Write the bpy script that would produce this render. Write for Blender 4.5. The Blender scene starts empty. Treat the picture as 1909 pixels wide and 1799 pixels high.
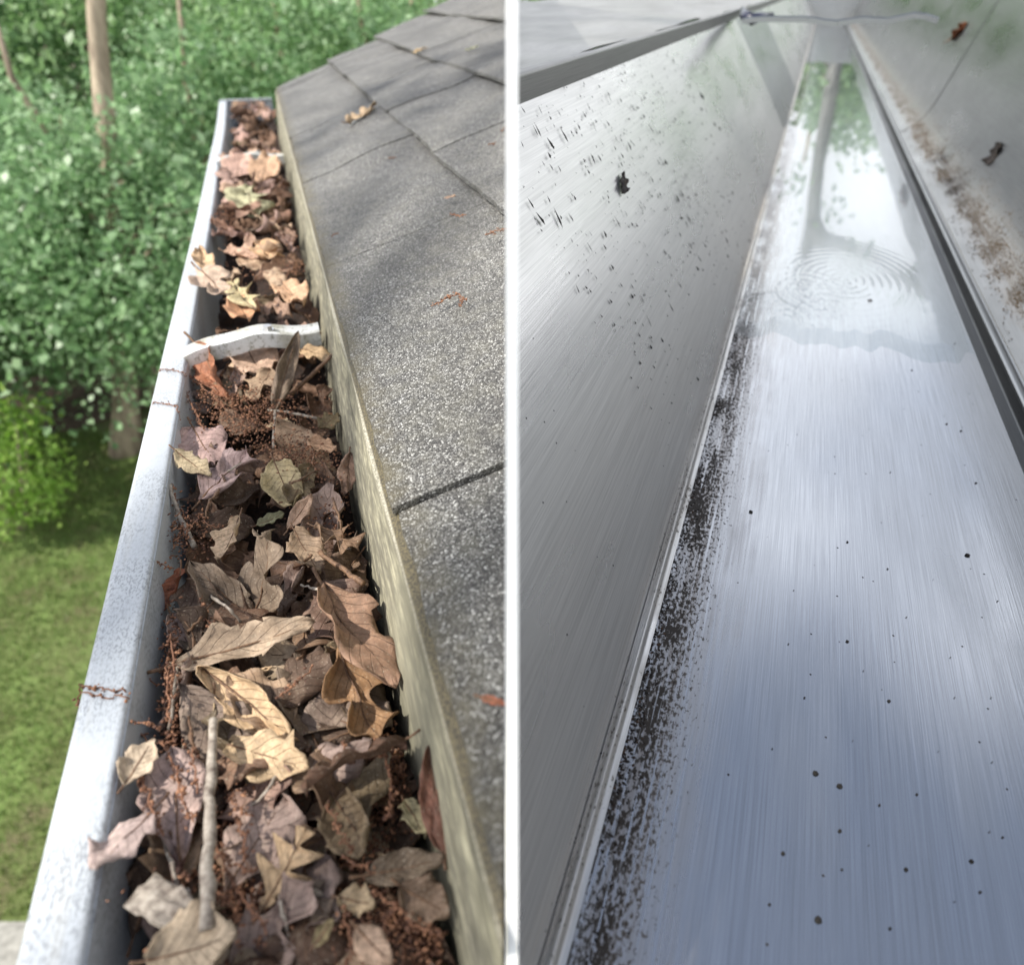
import bpy, bmesh, math, random
import numpy as np
from mathutils import Vector, Matrix
random.seed(7); RNG = np.random.default_rng(11)
SC = bpy.context.scene
COL = SC.collection

# ------------------------------------------------------------------ camera
CAM_H = 4.8                                   # eye height: standing on a ladder at the eaves
PITCH = math.atan(916/1234.0)
cam_d = bpy.data.cameras.new("camera")
cam = bpy.data.objects.new("camera", cam_d); COL.objects.link(cam)
cam.location = (0, 0, CAM_H)
cam.rotation_euler = (math.pi/2-PITCH, 0, 0)
cam_d.sensor_width = 36; cam_d.lens = 1234/1909*36
cam_d.clip_start = 0.01; cam_d.clip_end = 2000
cam_d.dof.use_dof = True; cam_d.dof.focus_distance = 0.43
cam_d.dof.aperture_fstop = cam_d.lens/3.7
SC.camera = cam

# ------------------------------------------------------------------ sky and sun
SUN_DIR = Vector((-0.60, -0.26, 0.75)).normalized()
elev = math.asin(SUN_DIR.z); azim = math.atan2(SUN_DIR.x, SUN_DIR.y)
W = bpy.data.worlds.new("World"); SC.world = W; W.use_nodes = True
nt = W.node_tree; nt.nodes.clear()
wo = nt.nodes.new("ShaderNodeOutputWorld"); bg = nt.nodes.new("ShaderNodeBackground")
sky = nt.nodes.new("ShaderNodeTexSky"); sky.sky_type = 'NISHITA'; sky.sun_disc = False
sky.sun_elevation = elev; sky.sun_rotation = azim; sky.altitude = 100; sky.dust_density = 1.5
tc = nt.nodes.new("ShaderNodeTexCoord")
def wn(op, x, y=None):
    m = nt.nodes.new("ShaderNodeMath"); m.operation = op
    for k, v in enumerate((x, y)):
        if v is None: continue
        if hasattr(v, 'node'): nt.links.new(v, m.inputs[k])
        else: m.inputs[k].default_value = v
    return m.outputs[0]
sx = nt.nodes.new("ShaderNodeSeparateXYZ"); cb = nt.nodes.new("ShaderNodeCombineXYZ")
nt.links.new(tc.outputs['Generated'], sx.inputs[0])
zz = wn('ADD', wn('MAXIMUM', sx.outputs[2], 0.0), 0.16)
nt.links.new(wn('DIVIDE', sx.outputs[0], zz), cb.inputs[0]); nt.links.new(wn('DIVIDE', sx.outputs[1], zz), cb.inputs[1])
nz = nt.nodes.new("ShaderNodeTexNoise"); nz.inputs['Scale'].default_value = 1.25; nz.inputs['Detail'].default_value = 7
nz.inputs['Roughness'].default_value = 0.55
cover = wn('ADD', nz.outputs['Fac'], wn('MULTIPLY', wn('SUBTRACT', 0.58, sx.outputs[2]), 0.62))
rp = nt.nodes.new("ShaderNodeValToRGB"); rp.color_ramp.elements[0].position = 0.40; rp.color_ramp.elements[1].position = 0.62
rp.color_ramp.elements[0].color = (.10, .10, .10, 1)
mx = nt.nodes.new("ShaderNodeMix"); mx.data_type = 'RGBA'
mx.inputs['B'].default_value = (14.5, 14.8, 15.6, 1)
L_ = nt.links.new
L_(cb.outputs[0], nz.inputs['Vector']); L_(cover, rp.inputs[0])
L_(rp.outputs[0], mx.inputs['Factor']); L_(sky.outputs[0], mx.inputs['A']); L_(mx.outputs['Result'], bg.inputs[0])
bg.inputs[1].default_value = 0.10; L_(bg.outputs[0], wo.inputs[0])
sun_d = bpy.data.lights.new("sun", 'SUN'); sun_d.energy = 5.0; sun_d.angle = math.radians(0.8); sun_d.color = (1, .955, .88)
sun = bpy.data.objects.new("sun", sun_d); COL.objects.link(sun)
sun.rotation_euler = (-SUN_DIR).to_track_quat('-Z', 'Y').to_euler(); sun.location = (-4, 2, 12)
SC.view_settings.view_transform = 'Standard'; SC.view_settings.look = 'None'
SC.view_settings.exposure = 0.45; SC.view_settings.gamma = 1.0; SC.view_settings.use_curve_mapping = False
SC.cycles.max_bounces = 8; SC.cycles.transparent_max_bounces = 8
SC.cycles.caustics_reflective = False; SC.cycles.caustics_refractive = False

# ------------------------------------------------------------------ helpers
CAM = Vector((0, 0, CAM_H))
FWD = Vector((0, math.cos(PITCH), -math.sin(PITCH))); UPV = Vector((0, math.sin(PITCH), math.cos(PITCH)))
def ray(px, py): return Vector(((px-954.5), 0, 0)) + UPV*(899.5-py) + FWD*1234.0
class Frame:                                   # a gutter's own axes: a = right, t = along, b = up, measured from the ladder's eye point
    def __init__(s, vx, vy, floor_b):
        s.d = ray(vx, vy).normalized(); s.r = s.d.cross(Vector((0, 0, 1))).normalized(); s.u = s.r.cross(s.d).normalized()
        s.b0 = floor_b; s.O = CAM + s.u*floor_b
        s.M = Matrix(((s.r.x, s.d.x, s.u.x, s.O.x), (s.r.y, s.d.y, s.u.y, s.O.y), (s.r.z, s.d.z, s.u.z, s.O.z), (0, 0, 0, 1)))
    def w(s, a, t, b): return CAM + s.r*a + s.d*t + s.u*b
    def at(s, px, py, b):                       # where the sight line meets the level b
        q = ray(px, py); k = b/q.dot(s.u); return (k*q.dot(s.r), k*q.dot(s.d), b)
    def wat(s, px, py, b): return s.w(*s.at(px, py, b))
GL = Frame(466, -10, -0.375)
GR = Frame(1541, -30, -0.32)
def roof_b(a): return -0.216 + 0.34*(a-0.0235)
def ground_at(px, py, z=0.0):
    q = ray(px, py); k = (z-CAM_H)/q.z; return CAM+q*k

def mesh_obj(name, verts, faces, mat=None, parent=None, smooth=True, M=None):
    me = bpy.data.meshes.new(name)
    if isinstance(faces, np.ndarray):
        v = np.asarray(verts, dtype=np.float32); n = faces.shape[1]
        me.vertices.add(len(v)); me.vertices.foreach_set("co", v.ravel())
        me.loops.add(faces.size); me.loops.foreach_set("vertex_index", faces.ravel().astype(np.int32))
        me.polygons.add(len(faces)); me.polygons.foreach_set("loop_start", np.arange(0, faces.size, n, dtype=np.int32))
        me.polygons.foreach_set("loop_total", np.full(len(faces), n, dtype=np.int32))
        me.update(calc_edges=True)
    else:
        me.from_pydata([tuple(v) for v in verts], [], faces)
    if smooth: me.polygons.foreach_set("use_smooth", np.ones(len(me.polygons), dtype=bool))
    me.update()
    if mat: me.materials.append(mat)
    o = bpy.data.objects.new(name, me); COL.objects.link(o)
    if parent is not None: o.parent = parent
    if M is not None: o.matrix_world = M
    return o
def bm_obj(name, bm, mat=None, parent=None, smooth=False, M=None):
    me = bpy.data.meshes.new(name); bm.to_mesh(me); bm.free()
    if smooth: me.polygons.foreach_set("use_smooth", np.ones(len(me.polygons), dtype=bool))
    if mat: me.materials.append(mat)
    o = bpy.data.objects.new(name, me); COL.objects.link(o)
    if parent is not None: o.parent = parent
    if M is not None: o.matrix_world = M
    return o
def thing(name, label, cat, M=None, loc=None, group=None):
    o = bpy.data.objects.new(name, None); COL.objects.link(o); o.empty_display_size = .05
    if M is not None: o.matrix_world = M
    if loc is not None: o.location = loc
    return tag(o, label, cat, group)
def tag(o, label=None, cat=None, group=None, kind=None):
    if label: o['label'] = label
    if cat: o['category'] = cat
    if group: o['group'] = group
    if kind: o['kind'] = kind
    return o
def clip_local(o, M, co, no, cap=False):                   # cut a mesh (in the local axes M) with a world plane, keep the side the normal points to
    bm = bmesh.new(); bm.from_mesh(o.data)
    Mi = M.inverted(); lco = Mi @ Vector(co); lno = (M.to_3x3().transposed() @ Vector(no)).normalized()
    g = bm.verts[:]+bm.edges[:]+bm.faces[:]
    r = bmesh.ops.bisect_plane(bm, geom=g, dist=1e-6, plane_co=lco, plane_no=lno, clear_inner=True)
    ed = [e for e in r['geom_cut'] if isinstance(e, bmesh.types.BMEdge)]
    if ed and cap:
        try: bmesh.ops.holes_fill(bm, edges=ed, sides=0)
        except Exception: pass
    bm.to_mesh(o.data); bm.free(); o.data.update()
def add_box(bm, x0, x1, y0, y1, z0, z1, M=None):
    vs = [bm.verts.new(p) for p in ((x0,y0,z0),(x1,y0,z0),(x1,y1,z0),(x0,y1,z0),(x0,y0,z1),(x1,y0,z1),(x1,y1,z1),(x0,y1,z1))]
    if M is not None:
        for v in vs: v.co = M @ v.co
    for f in ((0,3,2,1),(4,5,6,7),(0,1,5,4),(1,2,6,5),(2,3,7,6),(3,0,4,7)): bm.faces.new([vs[i] for i in f])
    return vs
def prism(poly, ts, off=None):                  # closed outline (a,b) swept along t; off(a,b,t)->(a,b)
    n = len(poly); V = []; Fc = []
    for t in ts:
        for (a, b) in poly:
            aa, bb = off(a, b, t) if off else (a, b)
            V.append((aa, t, bb))
    for k in range(len(ts)-1):
        for i in range(n):
            j = (i+1) % n
            Fc.append((k*n+i, k*n+j, (k+1)*n+j, (k+1)*n+i))
    Fc.append(tuple(range(n))[::-1]); Fc.append(tuple((len(ts)-1)*n+i for i in range(n)))
    return V, Fc
def thicken(line, th):                          # open polyline -> closed outline of thickness th (on its left side)
    L = [Vector(p) for p in line]; out = []
    for i, p in enumerate(L):
        d0 = (L[i]-L[i-1]).normalized() if i else None
        d1 = (L[i+1]-L[i]).normalized() if i < len(L)-1 else None
        if d0 is None: d0 = d1
        if d1 is None: d1 = d0
        n0 = Vector((-d0.y, d0.x)); n1 = Vector((-d1.y, d1.x)); m = (n0+n1)
        m = m.normalized() if m.length > 1e-6 else n0
        k = th/max(.35, m.dot(n0)); out.append(p+m*k)
    return [tuple(p) for p in L]+[tuple(p) for p in reversed(out)]
def round_line(line, r, seg=4):                 # soften the corners of a polyline
    L = [Vector(p) for p in line]; out = [L[0]]
    for i in range(1, len(L)-1):
        p = L[i]; e0 = (L[i-1]-p); e1 = (L[i+1]-p); rr = min(r, e0.length*.45, e1.length*.45)
        A = p+e0.normalized()*rr; B = p+e1.normalized()*rr
        for k in range(seg+1):
            s = k/seg; out.append(A*(1-s)**2+p*2*s*(1-s)+B*s*s)
    out.append(L[-1]); return [tuple(p) for p in out]
def vnoise(p, seed=0):                          # cheap smooth value noise, vectorised, p (n,3)
    p = np.asarray(p, dtype=np.float64); i = np.floor(p).astype(np.int64); f = p-i; f = f*f*(3-2*f)
    def h(a, b, c):
        x = (a*374761393+b*668265263+c*2147483647+seed*144665) & 0xffffffff
        x = ((x ^ (x >> 13))*1274126177) & 0xffffffff
        return ((x ^ (x >> 16)) & 0xffff)/65535.0
    r = 0
    for dx in (0, 1):
        for dy in (0, 1):
            for dz in (0, 1):
                wgt = (f[:,0] if dx else 1-f[:,0])*(f[:,1] if dy else 1-f[:,1])*(f[:,2] if dz else 1-f[:,2])
                r = r+wgt*h(i[:,0]+dx, i[:,1]+dy, i[:,2]+dz)
    return r*2-1
def tube(pts, rad, n=6):                        # tapered round bar along points
    P = [Vector(p) for p in pts]; V = []; Fc = []; up = Vector((.31, .17, .93))
    for i, p in enumerate(P):
        d = (P[min(i+1, len(P)-1)]-P[max(i-1, 0)]).normalized()
        x = d.cross(up); x = x.normalized() if x.length > 1e-4 else Vector((1, 0, 0)); y = d.cross(x)
        r = rad[i] if hasattr(rad, '__len__') else rad
        for k in range(n):
            a = 2*math.pi*k/n; V.append(p+x*(math.cos(a)*r)+y*(math.sin(a)*r))
    for i in range(len(P)-1):
        for k in range(n):
            j = (k+1) % n; Fc.append((i*n+k, i*n+j, (i+1)*n+j, (i+1)*n+k))
    Fc.append(tuple(range(n))[::-1]); Fc.append(tuple((len(P)-1)*n+k for k in range(n)))
    return V, Fc
def merge(parts):
    V = []; Fc = []
    for v, f in parts:
        o = len(V); V += list(v); Fc += [tuple(i+o for i in q) for q in f]
    return V, Fc
BALL_V = []; BALL_F = []
def _ball():
    bm = bmesh.new(); bmesh.ops.create_icosphere(bm, subdivisions=1, radius=1)
    bm.verts.index_update()
    for v in bm.verts: BALL_V.append(tuple(v.co))
    for f in bm.faces: BALL_F.append(tuple(v.index for v in f.verts))
    bm.free()
_ball()
BV = np.array(BALL_V); BF = np.array(BALL_F)
def blobs(C, R, seed=0):                        # many small lumpy balls in one mesh: centres (n,3), radii (n,3)
    rng = np.random.default_rng(seed); n = len(C)
    ang = rng.uniform(0, 2*np.pi, n); ca, sa = np.cos(ang), np.sin(ang)
    P = BV[None]*R[:, None, :]*rng.uniform(.65, 1.2, (n, len(BV), 1))
    X = P[:, :, 0]*ca[:, None]-P[:, :, 1]*sa[:, None]; Y = P[:, :, 0]*sa[:, None]+P[:, :, 1]*ca[:, None]
    P = np.stack([X, Y, P[:, :, 2]], -1)+C[:, None, :]
    Fq = BF[None]+(np.arange(n)*len(BV))[:, None, None]
    return P.reshape(-1, 3), Fq.reshape(-1, 3)

# ------------------------------------------------------------------ materials
def new_mat(name):
    m = bpy.data.materials.new(name); m.use_nodes = True
    n = m.node_tree; b = n.nodes['Principled BSDF']; return m, n, b
def nd(n, typ, **kw):
    x = n.nodes.new(typ)
    for k, v in kw.items():
        if k in x.inputs: x.inputs[k].default_value = v
        else: setattr(x, k, v)
    return x
def coords(n, scale=(1, 1, 1), rot=(0, 0, 0)):
    t = nd(n, "ShaderNodeTexCoord"); m = nd(n, "ShaderNodeMapping"); m.inputs['Scale'].default_value = scale; m.inputs['Rotation'].default_value = rot
    n.links.new(t.outputs['Object'], m.inputs['Vector']); return m.outputs[0]
def noise(n, vec, scale, detail=4, rough=.55):
    x = nd(n, "ShaderNodeTexNoise"); x.inputs['Scale'].default_value = scale; x.inputs['Detail'].default_value = detail; x.inputs['Roughness'].default_value = rough
    if vec is not None: n.links.new(vec, x.inputs['Vector'])
    return x.outputs['Fac']
def ramp(n, fac, stops):
    r = nd(n, "ShaderNodeValToRGB"); e = r.color_ramp.elements
    while len(e) < len(stops): e.new(.5)
    for k, (p, c) in enumerate(stops):
        e[k].position = p; e[k].color = (c[0], c[1], c[2], 1) if hasattr(c, '__len__') else (c, c, c, 1)
    n.links.new(fac, r.inputs[0]); return r.outputs[0]
def mix(n, fac, a, b, mode='MIX'):
    x = nd(n, "ShaderNodeMix", data_type='RGBA', blend_type=mode)
    for key, v in (('Factor', fac), ('A', a), ('B', b)):
        s = x.inputs[key]
        if hasattr(v, 'node'): n.links.new(v, s)
        else: s.default_value = v if key == 'Factor' else (v[0], v[1], v[2], 1)
    return x.outputs['Result']
def math_(n, op, a, b=None, c=None):
    x = nd(n, "ShaderNodeMath", operation=op)
    for k, v in enumerate((a, b, c)):
        if v is None: continue
        if hasattr(v, 'node'): n.links.new(v, x.inputs[k])
        else: x.inputs[k].default_value = v
    return x.outputs[0]
def bump(n, b, h, strength=.5, dist=.001, chain=None):
    x = nd(n, "ShaderNodeBump"); x.inputs['Strength'].default_value = strength; x.inputs['Distance'].default_value = dist
    n.links.new(h, x.inputs['Height'])
    if chain is not None: n.links.new(chain, x.inputs['Normal'])
    n.links.new(x.outputs[0], b.inputs['Normal']); return x.outputs[0]
def axes(n):
    t = nd(n, "ShaderNodeTexCoord"); s = nd(n, "ShaderNodeSeparateXYZ"); n.links.new(t.outputs['Object'], s.inputs[0]); return s.outputs
def srgb(r, g, b, k=1.0):
    f = lambda c: ((c/255+.055)/1.055)**2.4 if c > 10 else c/255/12.92
    return (f(r)*k, f(g)*k, f(b)*k)

def mat_white_metal():
    m, n, b = new_mat("white_painted_aluminium"); v = coords(n, (1, 1, 1))
    sp = noise(n, coords(n, (1, .45, 1)), 760, 3, .7); big = noise(n, v, 22, 3)
    gate = math_(n, 'MULTIPLY', ramp(n, sp, [(.47, 0), (.60, 1)]), ramp(n, big, [(.34, 0), (.58, 1)]))
    st = noise(n, coords(n, (60, 3, 25)), 3, 3)
    c = mix(n, math_(n, 'MULTIPLY', gate, .66), (.42, .45, .48), (.15, .16, .17))
    c = mix(n, ramp(n, st, [(.55, 0), (.9, .4)]), c, (.46, .44, .38))
    n.links.new(c, b.inputs['Base Color']); b.inputs['Roughness'].default_value = .42
    bump(n, b, sp, .12, .0004); return m
def mat_fascia():
    m, n, b = new_mat("lichen_covered_fascia")
    g = noise(n, coords(n, (26, 8, 26)), 5, 7, .7); f = noise(n, coords(n, (300, 40, 300)), 1, 4, .7); big = noise(n, coords(n), 7, 3)
    c = ramp(n, g, [(.30, srgb(74, 71, 62)), (.47, srgb(116, 112, 97)), (.59, srgb(160, 155, 132)), (.74, srgb(210, 203, 174))])
    c = mix(n, ramp(n, f, [(.42, 0), (.62, .75)]), c, srgb(108, 104, 86))
    c = mix(n, ramp(n, big, [(.5, 0), (.75, .7)]), c, srgb(128, 125, 106))
    n.links.new(c, b.inputs['Base Color']); b.inputs['Roughness'].default_value = .85
    bump(n, b, f, .5, .0008); return m
def mat_drip():
    m, n, b = new_mat("weathered_drip_edge")
    f = noise(n, coords(n), 900, 4, .7)
    c = ramp(n, f, [(.38, srgb(92, 88, 74)), (.52, srgb(152, 147, 130)), (.72, srgb(196, 192, 178))])
    a = axes(n); k = math_(n, 'MINIMUM', math_(n, 'MAXIMUM', math_(n, 'DIVIDE', math_(n, 'SUBTRACT', math_(n, 'ADD', a[0], math_(n, 'MULTIPLY', f, .0016)), .0207), .0006), 0.), 1.)
    c = mix(n, k, c, ramp(n, f, [(.4, srgb(44, 40, 30)), (.6, srgb(104, 94, 66))]))
    n.links.new(c, b.inputs['Base Color']); b.inputs['Roughness'].default_value = .6
    bump(n, b, f, .25, .0003); return m
def mat_shingle():
    m, n, b = new_mat("granule_shingle"); v = coords(n)
    vo = nd(n, "ShaderNodeTexVoronoi"); vo.inputs['Scale'].default_value = 1050; n.links.new(v, vo.inputs['Vector'])
    sepc = nd(n, "ShaderNodeSeparateColor"); n.links.new(vo.outputs['Color'], sepc.inputs[0])
    c = ramp(n, sepc.outputs[0], [(0, srgb(32, 31, 31)), (.42, srgb(75, 73, 70)), (.76, srgb(114, 112, 108)), (.93, srgb(156, 156, 153)), (1, srgb(204, 203, 198))])
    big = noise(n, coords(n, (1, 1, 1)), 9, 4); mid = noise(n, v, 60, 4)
    c = mix(n, ramp(n, big, [(.36, .48), (.58, 0)]), c, srgb(52, 51, 50))  # broad dark patches paint the soft shading of dents into the colour
    c = mix(n, ramp(n, mid, [(.45, 0), (.72, .20)]), c, srgb(140, 137, 120))
    a = axes(n)
    edge = math_(n, 'SUBTRACT', 1.0, math_(n, 'DIVIDE', math_(n, 'SUBTRACT', a[0], .0235), .016))   # lichen gathers at the drip edge
    edge = math_(n, 'MULTIPLY', math_(n, 'MINIMUM', math_(n, 'MAXIMUM', edge, 0.0), 1.0), ramp(n, mid, [(.35, .2), (.6, 1)]))
    c = mix(n, math_(n, 'MULTIPLY', edge, .7), c, srgb(92, 84, 60))
    n.links.new(c, b.inputs['Base Color']); b.inputs['Roughness'].default_value = .62
    b.inputs['Specular IOR Level'].default_value = .55
    h = math_(n, 'ADD', math_(n, 'MULTIPLY', sepc.outputs[1], .8), math_(n, 'MULTIPLY', vo.outputs['Distance'], -1.2))
    bump(n, b, h, .75, .0011); return m
def mat_leaf():
    m, n, b = new_mat("dead_leaf")
    oi = nd(n, "ShaderNodeObjectInfo"); uv = nd(n, "ShaderNodeUVMap"); s = nd(n, "ShaderNodeSeparateXYZ"); n.links.new(uv.outputs[0], s.inputs[0])
    av = math_(n, 'ABSOLUTE', s.outputs[1])
    ph = math_(n, 'SUBTRACT', math_(n, 'MULTIPLY', s.outputs[0], 8.0), math_(n, 'MULTIPLY', av, 2.2))
    sv = math_(n, 'ABSOLUTE', math_(n, 'SUBTRACT', math_(n, 'FRACT', ph), .5))
    vein = ramp(n, sv, [(.0, 1), (.06, 0)])
    t = nd(n, "ShaderNodeTexCoord")
    n1 = noise(n, t.outputs['Object'], 70, 6, .65); n2 = noise(n, t.outputs['Object'], 420, 4, .7); n3 = noise(n, t.outputs['Object'], 900, 2, .6)
    base = oi.outputs['Color']
    c = mix(n, ramp(n, n1, [(.36, .85), (.60, 0)]), base, mix(n, .62, base, (.04, .028, .02)))
    c = mix(n, ramp(n, n1, [(.55, 0), (.75, .55)]), c, mix(n, .45, base, (.50, .40, .28)))
    c = mix(n, ramp(n, n2, [(.47, 0), (.64, .62)]), c, mix(n, .62, base, (.05, .035, .025)))
    c = mix(n, ramp(n, n3, [(.62, 0), (.72, .55)]), c, (.55, .48, .36))
    c = mix(n, math_(n, 'MULTIPLY', vein, .17), c, (.10, .06, .04))
    n.links.new(c, b.inputs['Base Color']); b.inputs['Roughness'].default_value = .68; b.inputs['Specular IOR Level'].default_value = .35
    h = math_(n, 'ADD', n1, math_(n, 'ADD', math_(n, 'MULTIPLY', n2, .35), math_(n, 'MULTIPLY', vein, -.5)))
    bump(n, b, h, .85, .0012)
    tr = nd(n, "ShaderNodeBsdfTranslucent"); n.links.new(c, tr.inputs[0]); ms = nd(n, "ShaderNodeMixShader"); ms.inputs[0].default_value = .14
    out = n.nodes['Material Output']; n.links.new(b.outputs[0], ms.inputs[1]); n.links.new(tr.outputs[0], ms.inputs[2]); n.links.new(ms.outputs[0], out.inputs[0])
    return m
def mat_tint(name, lo, hi, scale=200, rough=.7, stretch=(1, 1, 1), bd=.0008, bs=.5):
    m, n, b = new_mat(name); f = noise(n, coords(n, stretch), scale, 5, .65)
    c = ramp(n, f, [(.34, lo), (.66, hi)]); n.links.new(c, b.inputs['Base Color']); b.inputs['Roughness'].default_value = rough
    bump(n, b, f, bs, bd); return m
def mat_island(name, stops, rough=.7, transl=0):
    m, n, b = new_mat(name); g = nd(n, "ShaderNodeNewGeometry")
    c = ramp(n, g.outputs['Random Per Island'], stops); n.links.new(c, b.inputs['Base Color']); b.inputs['Roughness'].default_value = rough
    if transl:
        tr = nd(n, "ShaderNodeBsdfTranslucent"); n.links.new(c, tr.inputs[0]); ms = nd(n, "ShaderNodeMixShader"); ms.inputs[0].default_value = transl
        out = n.nodes['Material Output']; n.links.new(b.outputs[0], ms.inputs[1]); n.links.new(tr.outputs[0], ms.inputs[2]); n.links.new(ms.outputs[0], out.inputs[0])
    return m
def mat_brushed(name, tint=(.60, .61, .63), rough=.30, stain=None, grain=1.0, wet=None, oxide=0.0):
    m, n, b = new_mat(name); b.inputs['Metallic'].default_value = 1.0
    st = (1500, 14, 1500); g = noise(n, coords(n, st), 1.0, 3, .6); g2 = noise(n, coords(n, (420, 3.2, 420)), 1.0, 4, .6)
    big = noise(n, coords(n, (14, 3.5, 14)), 1.0, 4, .6)
    lo = tuple(x*.80 for x in tint); hi = tuple(min(1, x*1.14) for x in tint)
    c = ramp(n, g, [(.30, lo), (.55, tint), (.75, hi)])
    c = mix(n, ramp(n, g2, [(.36, .22), (.52, 0)]), c, tuple(x*.62 for x in tint))
    c = mix(n, ramp(n, big, [(.40, 0), (.70, .30)]), c, (tint[0]*.80, tint[1]*.79, tint[2]*.76))
    spk = nd(n, "ShaderNodeTexVoronoi"); spk.inputs['Scale'].default_value = 130; n.links.new(coords(n), spk.inputs['Vector'])
    sc = nd(n, "ShaderNodeSeparateColor"); n.links.new(spk.outputs['Color'], sc.inputs[0])
    dot = math_(n, 'MULTIPLY', math_(n, 'LESS_THAN', spk.outputs['Distance'], .085), math_(n, 'GREATER_THAN', sc.outputs[0], .80))
    mask = dot
    rg = ramp(n, big, [(.3, max(.05, rough-.06)), (.7, rough+.08)])
    a = axes(n)
    if stain:
        f1 = noise(n, coords(n, (1, .5, 1)), 520, 4, .7); f2 = noise(n, coords(n, (1, .35, 1)), 46, 4, .6); f3 = noise(n, coords(n, (420, 9, 420)), 1, 3, .6)
        for ax, lo_, hi_, soft, col, dens in stain:
            x = a[ax]; wob = math_(n, 'MULTIPLY', math_(n, 'SUBTRACT', f2, .5), soft*1.3)
            x = math_(n, 'ADD', x, wob)
            up = math_(n, 'DIVIDE', math_(n, 'SUBTRACT', x, lo_), soft*.35); dn = math_(n, 'DIVIDE', math_(n, 'SUBTRACT', hi_, x), soft)
            band = math_(n, 'MINIMUM', math_(n, 'MAXIMUM', math_(n, 'MINIMUM', up, dn), 0.0), 1.0)
            th = math_(n, 'SUBTRACT', .80, math_(n, 'MULTIPLY', math_(n, 'MULTIPLY', band, ramp(n, f2, [(.30, .55), (.62, 1)])), dens))
            sp = math_(n, 'MULTIPLY', ramp(n, math_(n, 'SUBTRACT', f1, th), [(.0, 0), (.05, 1)]), ramp(n, band, [(.0, 0), (.08, 1)]))
            sp = math_(n, 'MULTIPLY', sp, ramp(n, f3, [(.36, 0), (.43, 1)]))
            film = math_(n, 'MULTIPLY', math_(n, 'MULTIPLY', band, ramp(n, f3, [(.34, .15), (.60, 1)])), .42); c = mix(n, film, c, tuple(min(.3, x*4.2) for x in col)); mask = math_(n, 'MAXIMUM', mask, math_(n, 'MULTIPLY', film, .8))
            c = mix(n, math_(n, 'MULTIPLY', sp, .9), c, col); mask = math_(n, 'MAXIMUM', mask, sp)
    c = mix(n, dot, c, (.015, .014, .014))
    n.links.new(c, b.inputs['Base Color'])
    met = math_(n, 'MULTIPLY', math_(n, 'SUBTRACT', 1.0, mask), 1.0-oxide); n.links.new(met, b.inputs['Metallic'])
    if wet is not None:
        y0, y1 = wet; wf = math_(n, 'MINIMUM', math_(n, 'MAXIMUM', math_(n, 'DIVIDE', math_(n, 'SUBTRACT', math_(n, 'ADD', a[1], math_(n, 'MULTIPLY', math_(n, 'SUBTRACT', big, .5), .2)), y0), y1-y0), 0.), 1.)
        rg = mix(n, wf, rg, (.17, .17, .17)); gs = math_(n, 'SUBTRACT', 1.0, math_(n, 'MULTIPLY', wf, .9))
    rg2 = mix(n, mask, rg, (.8, .8, .8)); n.links.new(rg2, b.inputs['Roughness'])
    x = nd(n, "ShaderNodeBump"); x.inputs['Distance'].default_value = .0003; x.inputs['Strength'].default_value = .16*grain
    if wet is not None: n.links.new(math_(n, 'MULTIPLY', gs, .16*grain), x.inputs['Strength'])
    n.links.new(math_(n, 'ADD', g, math_(n, 'MULTIPLY', g2, .8)), x.inputs['Height']); n.links.new(x.outputs[0], b.inputs['Normal'])
    return m
def mat_water():
    m, n, b = new_mat("clear_rain_water"); n.nodes.remove(b)
    fr = nd(n, "ShaderNodeFresnel"); ge = nd(n, "ShaderNodeNewGeometry")
    n.links.new(math_(n, 'SUBTRACT', 1.33, math_(n, 'MULTIPLY', ge.outputs['Backfacing'], .578)), fr.inputs['IOR'])   # the same Fresnel from below, since the thin film does not bend the light
    t = nd(n, "ShaderNodeBsdfTransparent"); t.inputs[0].default_value = (.93, .95, .95, 1); g = nd(n, "ShaderNodeBsdfGlossy"); g.inputs['Roughness'].default_value = .0
    ms = nd(n, "ShaderNodeMixShader"); n.links.new(fr.outputs[0], ms.inputs[0]); n.links.new(t.outputs[0], ms.inputs[1]); n.links.new(g.outputs[0], ms.inputs[2])
    n.links.new(ms.outputs[0], n.nodes['Material Output'].inputs[0]); return m
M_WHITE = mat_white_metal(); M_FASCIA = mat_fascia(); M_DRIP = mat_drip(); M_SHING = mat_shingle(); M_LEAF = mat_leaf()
M_STALK = mat_tint("leaf_stalk", srgb(70, 48, 34), srgb(128, 98, 72), 300)
M_TWIG = mat_tint("grey_twig_bark", srgb(96, 84, 74), srgb(176, 166, 152), 260, .8, (1, 1, .25))
M_CATKIN = mat_island("dry_oak_catkin", [(0, srgb(74, 48, 36)), (.5, srgb(118, 80, 58)), (1, srgb(158, 114, 84))], .75)
M_SOIL = mat_tint("dark_leaf_mould", srgb(20, 14, 10), srgb(62, 42, 30), 160, .95, bd=.004, bs=1)
M_BARK = mat_tint("tree_bark", srgb(112, 98, 84), srgb(186, 170, 148), 9, .9, (1, 1, .2), .03, .8)
M_FOL = [mat_island("oak_foliage", [(0, (.12, .22, .075)), (.5, (.24, .40, .16)), (1, (.38, .53, .28))], .42, .5),
         mat_island("maple_foliage", [(0, (.13, .24, .10)), (.5, (.26, .43, .20)), (1, (.42, .57, .35))], .40, .5),
         mat_island("young_foliage", [(0, (.20, .36, .05)), (.5, (.33, .54, .10)), (1, (.48, .66, .18))], .45, .5)]
M_SILVER = mat_brushed("galvanised_screw", (.55, .55, .55), .35)
M_BORDER = mat_tint("white_border", (.80, .80, .79), (.86, .86, .85), 40, .6, bd=.0002, bs=.1)

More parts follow.
